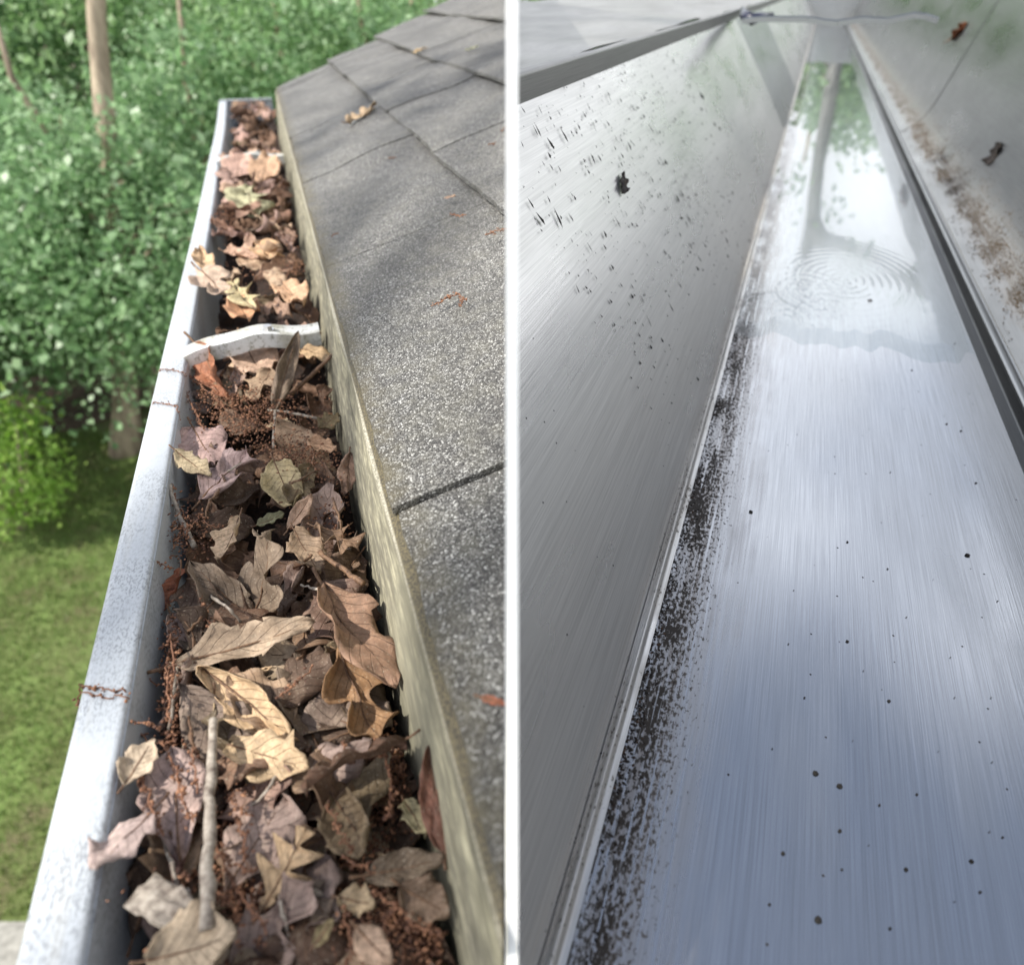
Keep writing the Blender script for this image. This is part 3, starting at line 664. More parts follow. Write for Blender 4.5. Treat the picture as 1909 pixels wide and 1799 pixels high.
def make_leaf(base, tip, wr, kind, col, label, curl=.6, bend=.2, roll=0., twist=0., stalk=.18, up=None, group=None, seed=None, fold=.0, shade=1.0, name="dead_leaf", cat='leaf'):
    global LEAF_N
    LEAF_N += 1; seed = LEAF_N*7+3 if seed is None else seed
    base = Vector(base); tip = Vector(tip); L = (tip-base).length; x = (tip-base).normalized()
    up = Vector(up) if up is not None else Vector((0, 0, 1)); y = up.cross(x); y = y.normalized() if y.length > 1e-3 else Vector((0, 1, 0)).cross(x).normalized(); z = x.cross(y)
    q = Matrix.Rotation(roll, 3, x); y = q @ y; z = q @ z
    M = Matrix(((x.x, y.x, z.x, base.x), (x.y, y.y, z.y, base.y), (x.z, y.z, z.z, base.z), (0, 0, 0, 1)))
    P, Fq, UV, mid = leaf_blade(L, wr, kind, curl, bend, twist, seed, fold)
    o = mesh_obj(name, P, Fq, M_LEAF, M=M)
    uvl = o.data.uv_layers.new(name="UVMap"); li = np.empty(len(o.data.loops), np.int32); o.data.loops.foreach_get("vertex_index", li); uvl.data.foreach_set("uv", UV[li].astype(np.float32).ravel())
    md = o.modifiers.new("thickness", 'SOLIDIFY'); md.thickness = .0003; md.offset = 0
    gm = sum(col)/3.0; col = tuple(x*.86+gm*.14 for x in col); c = srgb(*col, k=shade); o.color = (c[0], c[1], c[2], 1)
    tag(o, label, cat, group)
    if stalk > 0:
        d0 = (Vector(mid[0])-Vector(mid[2])).normalized(); n_ = 4
        pts = [Vector(mid[0])+d0*(L*stalk*(n_-k)/n_)+Vector((0, 0, L*.02*((n_-k)/n_)**2)) for k in range(n_)]+[Vector(m)+Vector((0, 0, .0002)) for m in mid[:int(len(mid)*.92):2]]
        rr = np.linspace(.0011, .00028, len(pts))*min(1.3, max(.6, L/.07)); V, Fc = tube(pts, list(rr), 5)
        mesh_obj("stalk", V, Fc, M_STALK, o)
    return o
def gl(px, py, b): return GL.wat(px, py, b)
GREY = (140, 120, 100); GBR = (128, 108, 88); TAN = (206, 172, 130); PINK = (180, 152, 138); BRN = (150, 116, 88); DK = (98, 70, 52); RUST = (158, 88, 58); BEI = (196, 170, 138); OLV = (136, 116, 86); YEL = (206, 192, 140)
# (base px, tip px, base depth, tip depth, width, outline, colour, curl, bend, roll, label)
HERO = [
 ((478,1168),(509,988),-.306,-.244,.78,'lobed',GBR,.35,.25,.10,"large grey brown speckled leaf standing up in the middle of the gutter"),
 ((484,1174),(352,1045),-.300,-.268,.42,'torn',GBR,.8,-.5,-.3,"grey curved side leaf cupping dark litter left of the upright speckled leaf"),
 ((470,1172),(322,1138),-.296,-.292,.36,'ellip',GREY,.5,.3,.2,"narrow grey leaf pointing left below the speckled leaf"),
 ((323,1243),(588,1160),-.284,-.276,.34,'torn',(172,148,122),.7,.15,.25,"pale grey leaf with a thick stalk lying across the gutter"),
 ((598,1098),(738,1285),-.279,-.285,.46,'ellip',(160,122,96),.6,.25,-.45,"smooth brown leaf with a long stalk hugging the fascia"),
 ((384,1248),(562,1382),-.285,-.284,.36,'ellip',TAN,1.5,.5,.5,"tan curled leaf with a rolled edge in mid gutter"),
 ((423,1388),(575,1430),-.282,-.279,.58,'torn',(212,180,138),1.1,-.35,.2,"light tan crumpled leaf folded over the twig"),
 ((404,1290),(384,1400),-.284,-.296,.30,'torn',(198,170,128),1.2,.4,.7,"thin tan torn strip hanging beside the twig"),
 ((628,1215),(708,1395),-.286,-.290,.66,'lobed',(164,122,82),.9,.55,-.25,"glossy golden brown leaf arched near the fascia"),
 ((446,1270),(512,1244),-.288,-.280,.42,'ellip',TAN,2.2,.3,.2,"small rolled tan leaf above the curled leaf"),
 ((516,1358),(563,1296),-.296,-.286,.50,'ellip',PINK,.5,.2,.0,"small pinkish leaf tip behind the tan curl"),
 ((372,1218),(306,1372),-.284,-.292,.34,'ellip',(176,148,132),1.5,.6,.6,"pinkish brown twisted leaf beside the gutter's inner wall"),
 ((345,1062),(300,1150),-.284,-.296,.50,'torn',RUST,1.3,.5,.4,"rust coloured curled scrap against the inner wall"),
 ((318,1145),(362,1222),-.290,-.296,.52,'ellip',PINK,.8,.3,-.3,"pinkish grey leaf under the narrow grey leaf"),
 ((452,964),(410,1050),-.278,-.292,.62,'torn',(214,182,146),1.3,.8,.3,"light tan leaf with its top curled over"),
 ((585,985),(668,1022),-.286,-.288,.85,'lobed',BRN,.5,.3,-.3,"broad brown leaf right of the speckled leaf"),
 ((548,990),(596,1068),-.280,-.288,.62,'ellip',(176,146,116),.6,.2,-.2,"pale brown leaf leaning behind the speckled leaf"),
 ((545,1230),(632,1215),-.296,-.288,.50,'ellip',(150,116,84),.9,.5,.1,"brown cupped leaf above the glossy golden leaf"),
 ((612,1312),(578,1396),-.296,-.300,.62,'ellip',(138,120,104),.4,.3,.2,"dull grey leaf beside the dark hollow"),
 ((478,980),(530,958),-.292,-.292,.55,'ellip',(138,136,98),.5,.2,0,"small greenish leaf behind the light tan curl"),
 ((336,1618),(322,1398),-.284,-.276,.52,'obov',(184,156,146),.35,.25,.15,"large pinkish leaf lying against the inner wall"),
 ((300,1500),(182,1622),-.276,-.262,.62,'obov',(190,166,158),.30,.35,.25,"pale pink leaf lobe reaching onto the gutter lip"),
 ((405,1532),(548,1442),-.292,-.282,.62,'obov',(162,128,112),.4,.25,-.1,"pinkish brown leaf right of the grey twig"),
 ((488,1700),(572,1545),-.280,-.274,.80,'oak',(206,172,130),.45,.25,.1,"tan lobed oak leaf near the bottom of the gutter"),
 ((231,1465),(288,1378),-.270,-.268,.80,'torn',(200,178,150),1.0,.4,.2,"crumbled beige scrap under the catkins by the lip"),
 ((275,1795),(445,1745),-.272,-.270,.90,'torn',(202,178,146),.8,.4,.0,"large pale beige leaf at the very bottom of the gutter"),
 ((330,1572),(352,1740),-.282,-.286,.22,'ellip',(120,86,78),1.8,.2,.9,"thin dark purple brown rolled leaf left of the twig"),
 ((752,1368),(563,1468),-.262,-.272,.52,'ellip',(108,76,56),.7,-.55,.95,"dark brown arched leaf with its stalk tip on the fascia"),
 ((824,1588),(797,1390),-.274,-.258,.34,'ellip',(140,90,70),.5,.2,.15,"rust brown pointed leaf standing against the fascia"),
 ((830,1590),(844,1408),-.272,-.256,.34,'ellip',(130,84,66),.5,.15,-.35,"second rust brown pointed leaf nearest the drip edge"),
 ((628,1492),(686,1590),-.284,-.276,.95,'ellip',(138,116,86),1.3,.5,.3,"olive brown leaf rolled into a half tube"),
 ((678,1634),(830,1600),-.276,-.274,.42,'ellip',(112,94,74),.6,.3,.2,"dark grey brown leaf lying across below the rust leaves"),
 ((630,1672),(700,1688),-.276,-.276,.80,'torn',(190,164,126),.7,.3,.1,"small torn beige leaf near the bottom middle"),
 ((742,1652),(838,1706),-.274,-.276,.78,'ellip',(136,110,88),.4,.3,-.1,"dull brown leaf at lower right by the fascia"),
 ((664,1728),(730,1799),-.270,-.272,.60,'ellip',(198,164,136),.4,.2,.1,"beige pink leaf at the bottom edge"),
 ((552,1636),(612,1712),-.282,-.280,.68,'lobed',(132,112,94),.5,.3,.0,"mottled grey brown leaf right of the oak leaf"),
 ((584,1765),(622,1712),-.274,-.272,.55,'ellip',(150,132,90),.5,.3,.1,"small olive leaf standing by a dark gap"),
 ((754,1492),(792,1560),-.284,-.280,.60,'torn',(214,200,150),.6,.2,-.3,"yellowish lichen flecked scrap behind the rust leaves"),
 ((372,934),(462,842),-.288,-.278,.86,'lobed',(184,154,148),.35,.2,.05,"broad pinkish leaf with a dark midrib left of the yellow leaf"),
 ((512,862),(548,948),-.282,-.294,.68,'ellip',(192,172,126),.9,.3,.15,"yellowish mottled leaf cupped in mid gutter"),
 ((580,868),(540,942),-.284,-.292,.62,'torn',(128,108,76),.9,.3,-.3,"dark olive leaf joined behind the yellowish leaf"),
 ((538,990),(582,922),-.288,-.276,.40,'ellip',(170,136,112),.6,.3,.2,"smooth brown upright leaf below the yellowish leaf"),
 ((361,802),(402,866),-.286,-.286,.62,'ellip',(184,150,142),.5,.2,.0,"rounded pink leaf near the inner wall"),
 ((328,842),(394,888),-.272,-.280,.50,'torn',(206,184,144),.9,.3,.2,"small yellowish wavy leaf touching the inner wall"),
 ((376,645),(424,744),-.270,-.288,.36,'ellip',(170,104,70),1.1,.5,.8,"bright rust leaf leaning below the hanger strap"),
 ((512,765),(556,615),-.292,-.248,.22,'ellip',(140,118,96),.8,-.4,.5,"tall narrow grey brown leaf standing upright before the hanger"),
 ((452,634),(490,705),-.280,-.290,.72,'ellip',(214,176,148),.4,.3,.0,"peach tan leaf just under the hanger strap"),
 ((560,652),(622,670),-.278,-.278,.50,'ellip',(222,184,136),.5,.2,.1,"light orange tan leaf tucked under the hanger's right half"),
 ((575,822),(628,842),-.284,-.284,.56,'ellip',(184,142,108),.8,.3,.1,"light brown leaf right of the catkin heap"),
 ((497,792),(552,798),-.292,-.290,.60,'torn',(208,182,142),.7,.2,.0,"tan torn leaf in the hollow above the catkin heap"),
 ((652,845),(642,925),-.280,-.292,.36,'ellip',(168,132,110),.6,.2,-.5,"narrow brown leaf flat against the fascia"),
 ((596,800),(632,772),-.296,-.292,.95,'ellip',(108,92,58),.4,.2,.0,"round olive leaf in the dark hollow by the fascia"),
 ((483,412),(455,352),-.268,-.262,.90,'oak',(206,202,158),.3,.15,.1,"yellow green lobed oak leaf at the far end of the gutter"),
 ((462,597),(440,556),-.268,-.264,.62,'ellip',(206,150,108),.6,.2,.1,"orange leaf just beyond the hanger strap"),
 ((474,580),(432,528),-.262,-.258,.42,'oak',(206,188,140),.4,.2,.1,"yellowish oak leaf beyond the orange leaf"),
 ((528,530),(564,566),-.266,-.268,.60,'ellip',(222,176,136),.5,.2,.0,"peach leaf by the fascia beyond the hanger"),
 ((386,512),(370,466),-.262,-.252,.42,'ellip',(222,184,140),.6,.2,.3,"tan leaf tip sticking up over the lip"),
 ((367,502),(428,556),-.258,-.266,.55,'lobed',(206,178,154),.6,.2,.1,"beige grey leaf spilling from the lip"),
 ((478,455),(516,482),-.262,-.262,.55,'lobed',(222,178,132),.5,.2,.1,"peach lobed leaf with dark red edge at the far third"),
 ((436,322),(452,298),-.262,-.258,.80,'ellip',(214,172,152),.4,.2,.0,"pink tan leaf just short of the far hanger"),
 ((480,330),(506,302),-.260,-.258,.75,'ellip',(224,180,142),.5,.2,.0,"peach leaf under the far hanger strap"),
 ((446,690),(420,742),-.288,-.292,.70,'lobed',(178,146,128),.5,.3,.1,"pinkish grey leaf beside the bright rust leaf"),
 ((505,690),(470,748),-.284,-.290,.60,'torn',(170,140,110),.6,.3,.1,"torn brown leaf behind the tall narrow leaf"),
]
for (pb, pt, bb, bt, wr, kd, col, cu, be, ro, lab) in HERO:
    B, Tp = gl(*pb, bb), gl(*pt, bt)
    if (Tp-B).length > .095:
        mid = (B+Tp)*.5; h = (Tp-B).normalized()*.038; lift = GL.u*(.016 if pt[1] < pb[1] else -.016)
        if pb[1] < 700: B, Tp = mid-h-lift, mid+h+lift
    make_leaf(B, Tp, wr, kd, col, lab, curl=cu, bend=be, roll=ro, twist=random.uniform(-.4, .4), stalk=.16, shade=1.12)
# the packed smaller leaves that fill the gutter under and between them
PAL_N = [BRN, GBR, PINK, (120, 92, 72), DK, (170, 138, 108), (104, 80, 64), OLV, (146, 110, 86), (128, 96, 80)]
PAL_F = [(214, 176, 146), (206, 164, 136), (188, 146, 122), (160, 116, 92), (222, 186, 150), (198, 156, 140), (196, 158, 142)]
CNAME = [("brown", BRN), ("grey brown", GBR), ("pinkish", PINK), ("umber", (120, 92, 72)), ("dark brown", DK), ("light brown", (170, 138, 108)), ("dull dark", (104, 80, 64)), ("olive", OLV),
         ("peach", (214, 176, 146)), ("rosy tan", (206, 164, 136)), ("cinnamon", (160, 116, 92)), ("pale tan", (222, 186, 150)), ("russet", (146, 100, 76))]
KNAME = {'ellip': 'oval', 'lobed': 'shallow lobed', 'oak': 'deep lobed', 'torn': 'ragged', 'obov': 'spoon shaped'}
def zone(t):
    for lim, nm in ((.16, "beside the lowest pale leaf"), (.24, "near the tan oak leaf"), (.30, "below the folded tan leaf"), (.36, "by the tan curled leaf"), (.43, "by the standing speckled leaf"),
                    (.50, "near the yellowish mottled leaf"), (.58, "at the catkin heap"), (.68, "under the near hanger"), (.85, "just past the near hanger"), (1.1, "near the peach lobed leaf"), (1.4, "near the yellow green oak leaf"), (1.75, "at the far hanger strap")):
        if t < lim: return nm
    return "close to the gutter's end cap"
def packed():
    n = 0; nf = 0; nn_ = 0
    rnd = random.Random(99)
    for k in range(5000):
        t = .06+2.44*rnd.random()**1.9; a = rnd.uniform(-.106, -.004); far = t > .62
        lvl = rnd.random()
        # a hollow by the fascia near t=.45..62 and dark gaps stay open
        if .44 < t < .62 and a > -.045 and rnd.random() < .85: continue
        bb = -.318+.026*lvl+(.025*min(1, (t-.6)/.25) if far else 0); 
        if far and nf >= 125: continue
        if not far and nn_ >= 150: continue
        L = rnd.uniform(.032, .068)*(1.0 if not far else 1.05); an = rnd.uniform(0, 6.283); el = rnd.gauss(0, .30)
        dx, dy = math.cos(an)*L*.5, math.sin(an)*L*.5
        if a-abs(dx) < -.113 or a+abs(dx) > .004:
            dx *= .35; dy = math.copysign(L*.48, dy)
        if a-abs(dx) < -.113 or a+abs(dx) > .006: continue
        dz = math.sin(el)*L*.5
        p0 = GL.w(a-dx, t-dy, bb-dz); p1 = GL.w(a+dx, t+dy, bb+dz)
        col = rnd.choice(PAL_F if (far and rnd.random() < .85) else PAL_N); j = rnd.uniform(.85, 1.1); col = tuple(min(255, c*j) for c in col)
        cn = min(CNAME, key=lambda q: sum((q[1][i]-col[i])**2 for i in range(3)))[0]; side = "by the inner wall" if a < -.075 else ("in mid gutter" if a < -.035 else "by the fascia")
        kd = rnd.choice(['ellip', 'lobed', 'oak', 'torn', 'obov', 'ellip']); size = "small" if L > .05 else "tiny"
        lab = f"{size} {cn} {KNAME[kd]} leaf {side} {zone(t)}"
        if lab in USED: continue
        USED.add(lab); grp = "small leaves packed in the far gutter" if far else "small leaves packed in the near gutter"
        if lvl < .42: BURIED.append(None)
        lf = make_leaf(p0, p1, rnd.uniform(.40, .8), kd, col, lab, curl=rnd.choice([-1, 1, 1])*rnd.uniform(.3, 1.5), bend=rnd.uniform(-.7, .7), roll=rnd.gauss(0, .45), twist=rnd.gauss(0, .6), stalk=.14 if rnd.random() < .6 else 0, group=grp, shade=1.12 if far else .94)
        n += 1; nf += far; nn_ += not far
        if lvl < .42: BURIED[-1] = lf
def bury():                                      # the lowest leaves, mostly hidden: one mass under the ones that can be told apart
    V = []; Fc = []; UVs = []; k = 0
    for o in BURIED:
        me = o.data; n_ = len(me.vertices); co = np.empty(n_*3, np.float32); me.vertices.foreach_get("co", co)
        M = np.array(o.matrix_world); V.append(co.reshape(-1, 3) @ M[:3, :3].T+M[:3, 3])
        lv = np.empty(len(me.loops), np.int32); me.loops.foreach_get("vertex_index", lv); Fc.append(lv.reshape(-1, 4)+k); k += n_
        uv = np.empty(len(me.loops)*2, np.float32); me.uv_layers[0].data.foreach_get("uv", uv); UVs.append(uv)
        for ch in list(o.children): bpy.data.objects.remove(ch)
        bpy.data.objects.remove(o)
    b = mesh_obj("buried_leaves", np.concatenate(V), np.concatenate(Fc), M_LEAF); l = b.data.uv_layers.new(name="UVMap"); l.data.foreach_set("uv", np.concatenate(UVs))
    md = b.modifiers.new("thickness", 'SOLIDIFY'); md.thickness = .0003; c = srgb(140, 108, 86); b.color = (c[0], c[1], c[2], 1); tag(b, kind='stuff')
BURIED = []
packed(); bpy.context.view_layer.update(); bury()
def top_layer():                                 # flat dusty leaves matted over the crumbs close to the eye
    rnd = random.Random(5); n = 0
    while n < 62:
        t = rnd.uniform(.075, .36); a = rnd.uniform(-.098, -.006); an = rnd.uniform(0, 6.283); L = rnd.uniform(.030, .056); dx, dy = math.cos(an)*L*.5, math.sin(an)*L*.5
        if a-abs(dx) < -.110 or a+abs(dx) > .003: continue
        dz = rnd.gauss(0, .006); bb = rnd.uniform(-.312, -.290)+(.009 if t < .25 else 0); col = rnd.choice(PAL_N+[BEI, (150, 128, 112)]); kd = rnd.choice(['ellip', 'lobed', 'torn', 'obov', 'torn'])
        cn = min(CNAME, key=lambda q: sum((q[1][i]-col[i])**2 for i in range(3)))[0]; side = "by the inner wall" if a < -.075 else ("in mid gutter" if a < -.035 else "by the fascia")
        lab = f"matted {cn} {KNAME[kd]} leaf {side} {zone(t)}"
        if lab in USED: continue
        USED.add(lab)
        make_leaf(GL.w(a-dx, t-dy, bb-dz), GL.w(a+dx, t+dy, bb+dz), rnd.uniform(.5, .9), kd, col, lab, curl=rnd.choice([-1, 1])*rnd.uniform(.2, .9), bend=rnd.uniform(-.4, .4), roll=rnd.gauss(0, .3), twist=rnd.gauss(0, .4), stalk=.12 if rnd.random() < .4 else 0, group="matted leaves over the crumbs in the near gutter", shade=.96)
        n += 1
top_layer()

# ------------------------------------------------------------------ twigs, bark chip
def twig(pts, r0, r1, label, mat=None, knots=True):
    P = []
    for i in range(len(pts)-1):
        for k in range(5): P.append(Vector(pts[i]).lerp(Vector(pts[i+1]), k/5))
    P.append(Vector(pts[-1])); c = P[0].copy()
    P = [p-c+Vector((random.gauss(0, .0004), random.gauss(0, .0004), random.gauss(0, .0004))) for p in P]
    R = [r0+(r1-r0)*i/(len(P)-1)+(.0006*random.random() if knots and i % 4 == 0 else 0) for i in range(len(P))]
    V, Fc = tube(P, R, 8); o = mesh_obj("twig", V, Fc, mat or M_TWIG); o.location = c; tag(o, label, 'twig', 'twigs among the leaves'); return o
twig([gl(398,1340,-.272), gl(392,1480,-.268), gl(389,1600,-.266), gl(386,1730,-.268)], .0019, .0026, "straight pale grey twig lying lengthwise among catkins")
twig([gl(498,1345,-.296), gl(520,1430,-.290), gl(540,1550,-.286)], .0016, .0021, "grey twig half hidden under the folded tan leaf")
twig([gl(315,905,-.276), gl(335,965,-.284), gl(362,1020,-.290)], .0012, .0020, "thin grey twig leaning on the inner wall")
twig([gl(628,655,-.268), gl(580,700,-.284), gl(535,742,-.292)], .0013, .0024, "bent brown twig crossing the dark hollow below the hanger", M_STALK)
twig([gl(500,764,-.294), gl(545,770,-.292), gl(592,780,-.294)], .0009, .0014, "thin pale twig lying across the dark hollow")
twig([gl(512,770,-.290), gl(511,836,-.290)], .0012, .0010, "short pale stick standing at the catkin heap")
twig([gl(628,668,-.262), gl(629,620,-.244)], .0011, .0014, "upright pale stick between hanger and fascia")
twig([gl(596,1030,-.282), gl(640,1060,-.284), gl(678,1088,-.280)], .0014, .0018, "dark brown twig pointing at the fascia", M_STALK)
rt = random.Random(41)
for k, (x, y, dx, dy) in enumerate(((330,1240,-12,120),(352,1330,20,90),(470,1500,50,-60),(600,1560,-70,40),(520,1640,90,30),(700,1600,30,90),(450,1160,-60,-50),(380,980,30,-70),(560,1090,60,30),(640,1000,-20,-70),(420,880,40,-20),(590,880,-50,20),(300,1560,40,140),(760,1660,-80,20),(540,1750,-20,-110),(400,1120,-50,60))):
    twig([gl(x, y, -.284), gl(x+dx*.5+rt.uniform(-9, 9), y+dy*.5+rt.uniform(-9, 9), -.276), gl(x+dx, y+dy, -.284)], .0005, .0009, f"{'upper ' if k == 7 else ''}{'dark' if k % 2 else 'pale'} {'long' if math.hypot(dx, dy) > 95 else 'short'} {'crosswise' if abs(dx) > abs(dy) else 'lengthwise'} dry leaf stem {'by the inner wall' if x < 352 else ('by the fascia' if x > 590 else 'in mid gutter')} {zone(GL.at(x, y, -.284)[1])}", M_STALK if k % 2 else M_TWIG)
def chip():
    a, b = gl(272, 1664, -.276), gl(342, 1706, -.274); L = (b-a).length; bm = bmesh.new()
    vs = add_box(bm, 0, L, -.006, .006, 0, .0035); bmesh.ops.subdivide_edges(bm, edges=bm.edges[:], cuts=3, use_grid_fill=True)
    for v in bm.verts: v.co += Vector((random.gauss(0, .0012), random.gauss(0, .0009), random.gauss(0, .0006)))
    x = (b-a).normalized(); y = Vector((0, 0, 1)).cross(x).normalized(); z = x.cross(y)
    o = bm_obj("bark_chip", bm, M_TWIG, M=Matrix(((x.x, y.x, z.x, a.x), (x.y, y.y, z.y, a.y), (x.z, y.z, z.z, a.z), (0, 0, 0, 1))))
    tag(o, "flat grey bark chip near the bottom left of the gutter", 'bark chip')
chip()

# ------------------------------------------------------------------ catkins
def catkin(pts, label, group='dry oak catkins', dens=1.0, r=.0014, sag=0):
    P = [Vector(p) for p in pts]; c = P[0].copy(); Q = []
    for i in range(len(P)-1):
        for k in range(6): Q.append(P[i].lerp(P[i+1], k/6)-c)
    Q.append(P[-1]-c); Q = [q+Vector((random.gauss(0, .0006), random.gauss(0, .0006), random.gauss(0, .0003))) for q in Q]
    V, Fc = tube(Q, .00042, 4); C = []; R = []
    tot = sum((Q[i+1]-Q[i]).length for i in range(len(Q)-1)); n = max(3, int(tot/.0042*dens))
    for k in range(n):
        s = (k+random.random()*.6)/n*(len(Q)-1); i = min(int(s), len(Q)-2); p = Q[i].lerp(Q[i+1], s-i)
        for m in range(random.randint(2, 6)): C.append(p+Vector((random.gauss(0, r*.75), random.gauss(0, r*.75), random.gauss(0, r*.6)))); R.append(r*random.uniform(.30, .72))
    C = np.array([tuple(x) for x in C]); R = np.array(R)[:, None]*np.array([[1, 1.15, .9]]); bv, bf = blobs(C, R, random.randint(0, 9999))
    o0 = len(V); V = [tuple(v) for v in V]+[tuple(v) for v in bv]; Fc = Fc+[tuple(int(i)+o0 for i in q) for q in bf]
    o = mesh_obj("catkin", V, Fc, M_CATKIN); o.location = c; return tag(o, label, 'catkin', group)
LIP = -.2678
def lipcat(rows, label, **kw): return catkin([gl(x, y, b) for x, y, b in rows], label, **kw)
lipcat([(148,1318,-.285), (150,1278,LIP), (190,1282,LIP), (232,1288,LIP), (240,1310,-.276), (243,1345,-.286)], "catkin string draped over the lip at its lower bend", dens=.8)
lipcat([(150,1290,LIP), (195,1298,LIP), (234,1297,LIP), (262,1362,-.290), (275,1385,-.280)], "bare catkin thread lying close below the draped string", dens=.35)
lipcat([(293,712,-.28), (301,688,LIP), (320,690,LIP), (343,696,LIP), (346,705,-.274)], "catkin string across the lip, the farther of the near pair", dens=.8, r=.0011)
lipcat([(283,775,-.28), (287,750,LIP), (308,753,LIP), (331,757,LIP), (334,790,-.278), (343,830,-.288), (346,848,-.292)], "catkin string across the lip hanging down the inner wall", dens=.7, r=.0011)
lipcat([(283,1040,-.272), (300,1052,-.276), (325,1060,-.282)], "short catkin clinging to the inner wall above the rust scrap")
lipcat([(252,1232,-.274), (268,1258,-.284), (292,1282,-.292)], "fine catkin thread stuck to the pale inner wall", dens=.25, r=.001)
lipcat([(312,890,-.276), (330,935,-.284), (345,985,-.288)], "catkin hanging on the inner wall by the leaning twig")
def cat_label(x0, y0, x1, y1, bb):
    z = zone(GL.at(x0, y0, bb)[1]); side = 'by the inner wall' if x0 < 352 else ('by the fascia' if x0 > 590 else 'in mid gutter'); l = math.hypot(x1-x0, y1-y0)
    for size in (['long'] if l > 100 else ['short'])+['thin', 'curved', 'loose']:
        for lay in (['slanting', 'crosswise'] if abs(x1-x0) > .5*abs(y1-y0) else ['lengthwise', 'upright']):
            lab = f"{size} brown catkin lying {lay} {side} {z}"
            if lab not in USED: USED.add(lab); return lab
    return lab
for k, (x0, y0, x1, y1) in enumerate(((238,1345,300,1362), (245,1395,262,1470), (300,1380,345,1480), (262,1440,300,1560), (330,1440,362,1530), (360,1395,372,1480), (425,1480,470,1520), (440,1520,458,1610), (400,1560,430,1640), (415,1590,470,1620), (405,1660,450,1720), (430,1640,500,1740), (318,1180,322,1300), (310,1235,318,1350), (345,1000,375,960), (375,960,420,985), (610,1500,655,1590), (650,1600,700,1630), (700,1660,790,1720), (720,1700,700,1790), (760,1720,830,1740), (640,1690,660,1790), (520,1300,585,1240), (700,1380,735,1470), (730,1470,715,1530), (640,1380,660,1420), (370,1090,395,1180), (352,700,420,760), (345,730,380,800))):
    bb = -.272 if y0 > 1150 else -.278
    lipcat([(x0,y0,bb-.003), ((x0+x1)/2+random.uniform(-8,8),(y0+y1)/2+random.uniform(-8,8),bb), (x1,y1,bb-.003)], cat_label(x0, y0, x1, y1, bb), group='catkin strings on the near leaves', dens=1.1)
def litter():
    C = []; R = []
    def patch(px, py, sx, sy, b, n, db=.004):
        for _ in range(n):
            x, y = random.gauss(px, sx), random.gauss(py, sy); p = GL.at(x, y, b-(0 if (y < 900 or x < 352) else .009)+random.gauss(0, db))
            if p[0] < -.114 or p[0] > .004: continue
            C.append((p[0], p[1], p[2]-GL.b0)); r = random.uniform(.00035, .00085); R.append((r, r*random.uniform(1, 2.6), r))
    patch(470,765,58,36,-.287,1500,.003); patch(560,850,40,20,-.287,520,.003); patch(420,735,30,18,-.284,220,.003); patch(395,1180,25,22,-.296,200); patch(560,1270,40,35,-.300,260)
    patch(430,1560,22,55,-.286,170); patch(450,1700,30,36,-.284,130); patch(640,1640,45,45,-.291,90); patch(780,1735,40,26,-.285,110); patch(700,1450,30,30,-.292,160); patch(620,1410,40,25,-.300,180)
    patch(320,1280,6,50,-.290,170); patch(350,990,22,20,-.288,110); patch(600,930,25,25,-.290,120); patch(730,1420,20,30,-.286,160)
    patch(430,1590,40,80,-.284,900); patch(450,1700,60,50,-.280,900); patch(640,1620,70,70,-.286,900); patch(780,1730,60,40,-.280,900); patch(690,1460,60,60,-.290,700); patch(620,1400,60,40,-.298,500)
    patch(320,1280,10,70,-.288,600); patch(350,990,30,30,-.286,350); patch(600,930,35,40,-.288,500); patch(450,1440,60,50,-.292,500); patch(700,1760,120,40,-.282,800)
    for (x, y, s) in ((470,270,20),(430,430,14),(530,440,16),(470,500,30),(420,400,12),(520,350,14),(470,340,20),(545,500,10)): patch(x, y, s, s*.8, -.262, 170, .003)
    bv, bf = blobs(np.array(C), np.array(R), 3)
    tag(mesh_obj("catkin_litter", bv, bf, M_CATKIN, M=GL.M), kind='stuff')
litter()

# ------------------------------------------------------------------ bits on the roof
def roofpt(px, py, lift=.004):
    q = ray(px, py); k0 = -.216-.34*.0235+.006; k = k0/(q.dot(GL.u)-.34*q.dot(GL.r)); return CAM+q*k+GL.u*lift
RN = (GL.u*1-GL.r*.34).normalized()
def roof_leaf(p0, p1, wr, kd, col, lab, **kw): return make_leaf(roofpt(*p0), roofpt(*p1), wr, kd, col, lab, up=RN, **kw)
roof_leaf((648,238), (704,202), .46, 'oak', (222,190,150), "curled tan oak leaf lying alone on the shingles", curl=1.0, bend=.5, stalk=.1)
roof_leaf((768,104), (796,94), .4, 'ellip', (206,170,110), "small ochre leaf on the upper shingle joint", stalk=0)
roof_leaf((868,100), (892,92), .5, 'ellip', (196,200,160), "pale green leaf scrap on the upper shingles", stalk=0)
roof_leaf((898,1312), (945,1328), .35, 'torn', (206,120,86), "orange brown leaf scrap at the right edge of the roof", curl=1.2, stalk=.3)
roof_leaf((828,378), (850,374), .4, 'torn', (210,170,140), "tiny beige leaf scrap above the shingle slot", stalk=0)
def roofcat(ps, lab, **kw): return catkin([roofpt(x, y, .003) for x, y in ps], lab, group='catkins on the shingles', **kw)
roofcat([(806,578), (824,568), (838,560), (856,556), (866,566), (858,578)], "curled orange catkin on the near shingle", dens=1.2, r=.0013)
roofcat([(905,446), (925,438), (947,434)], "rust catkin at the right edge beyond the slot", r=.0013)
roofcat([(840,405), (856,410), (868,408)], "short rust catkin just above the slot", r=.0012)
roofcat([(912,275), (924,272)], "tiny red catkin high on the right shingles", r=.0012)
roofcat([(935,250), (947,242)], "red catkin crumb by the upper right joint", r=.0014)
roofcat([(618,446), (632,440)], "rust crumb near the drip edge above the slot", r=.001)
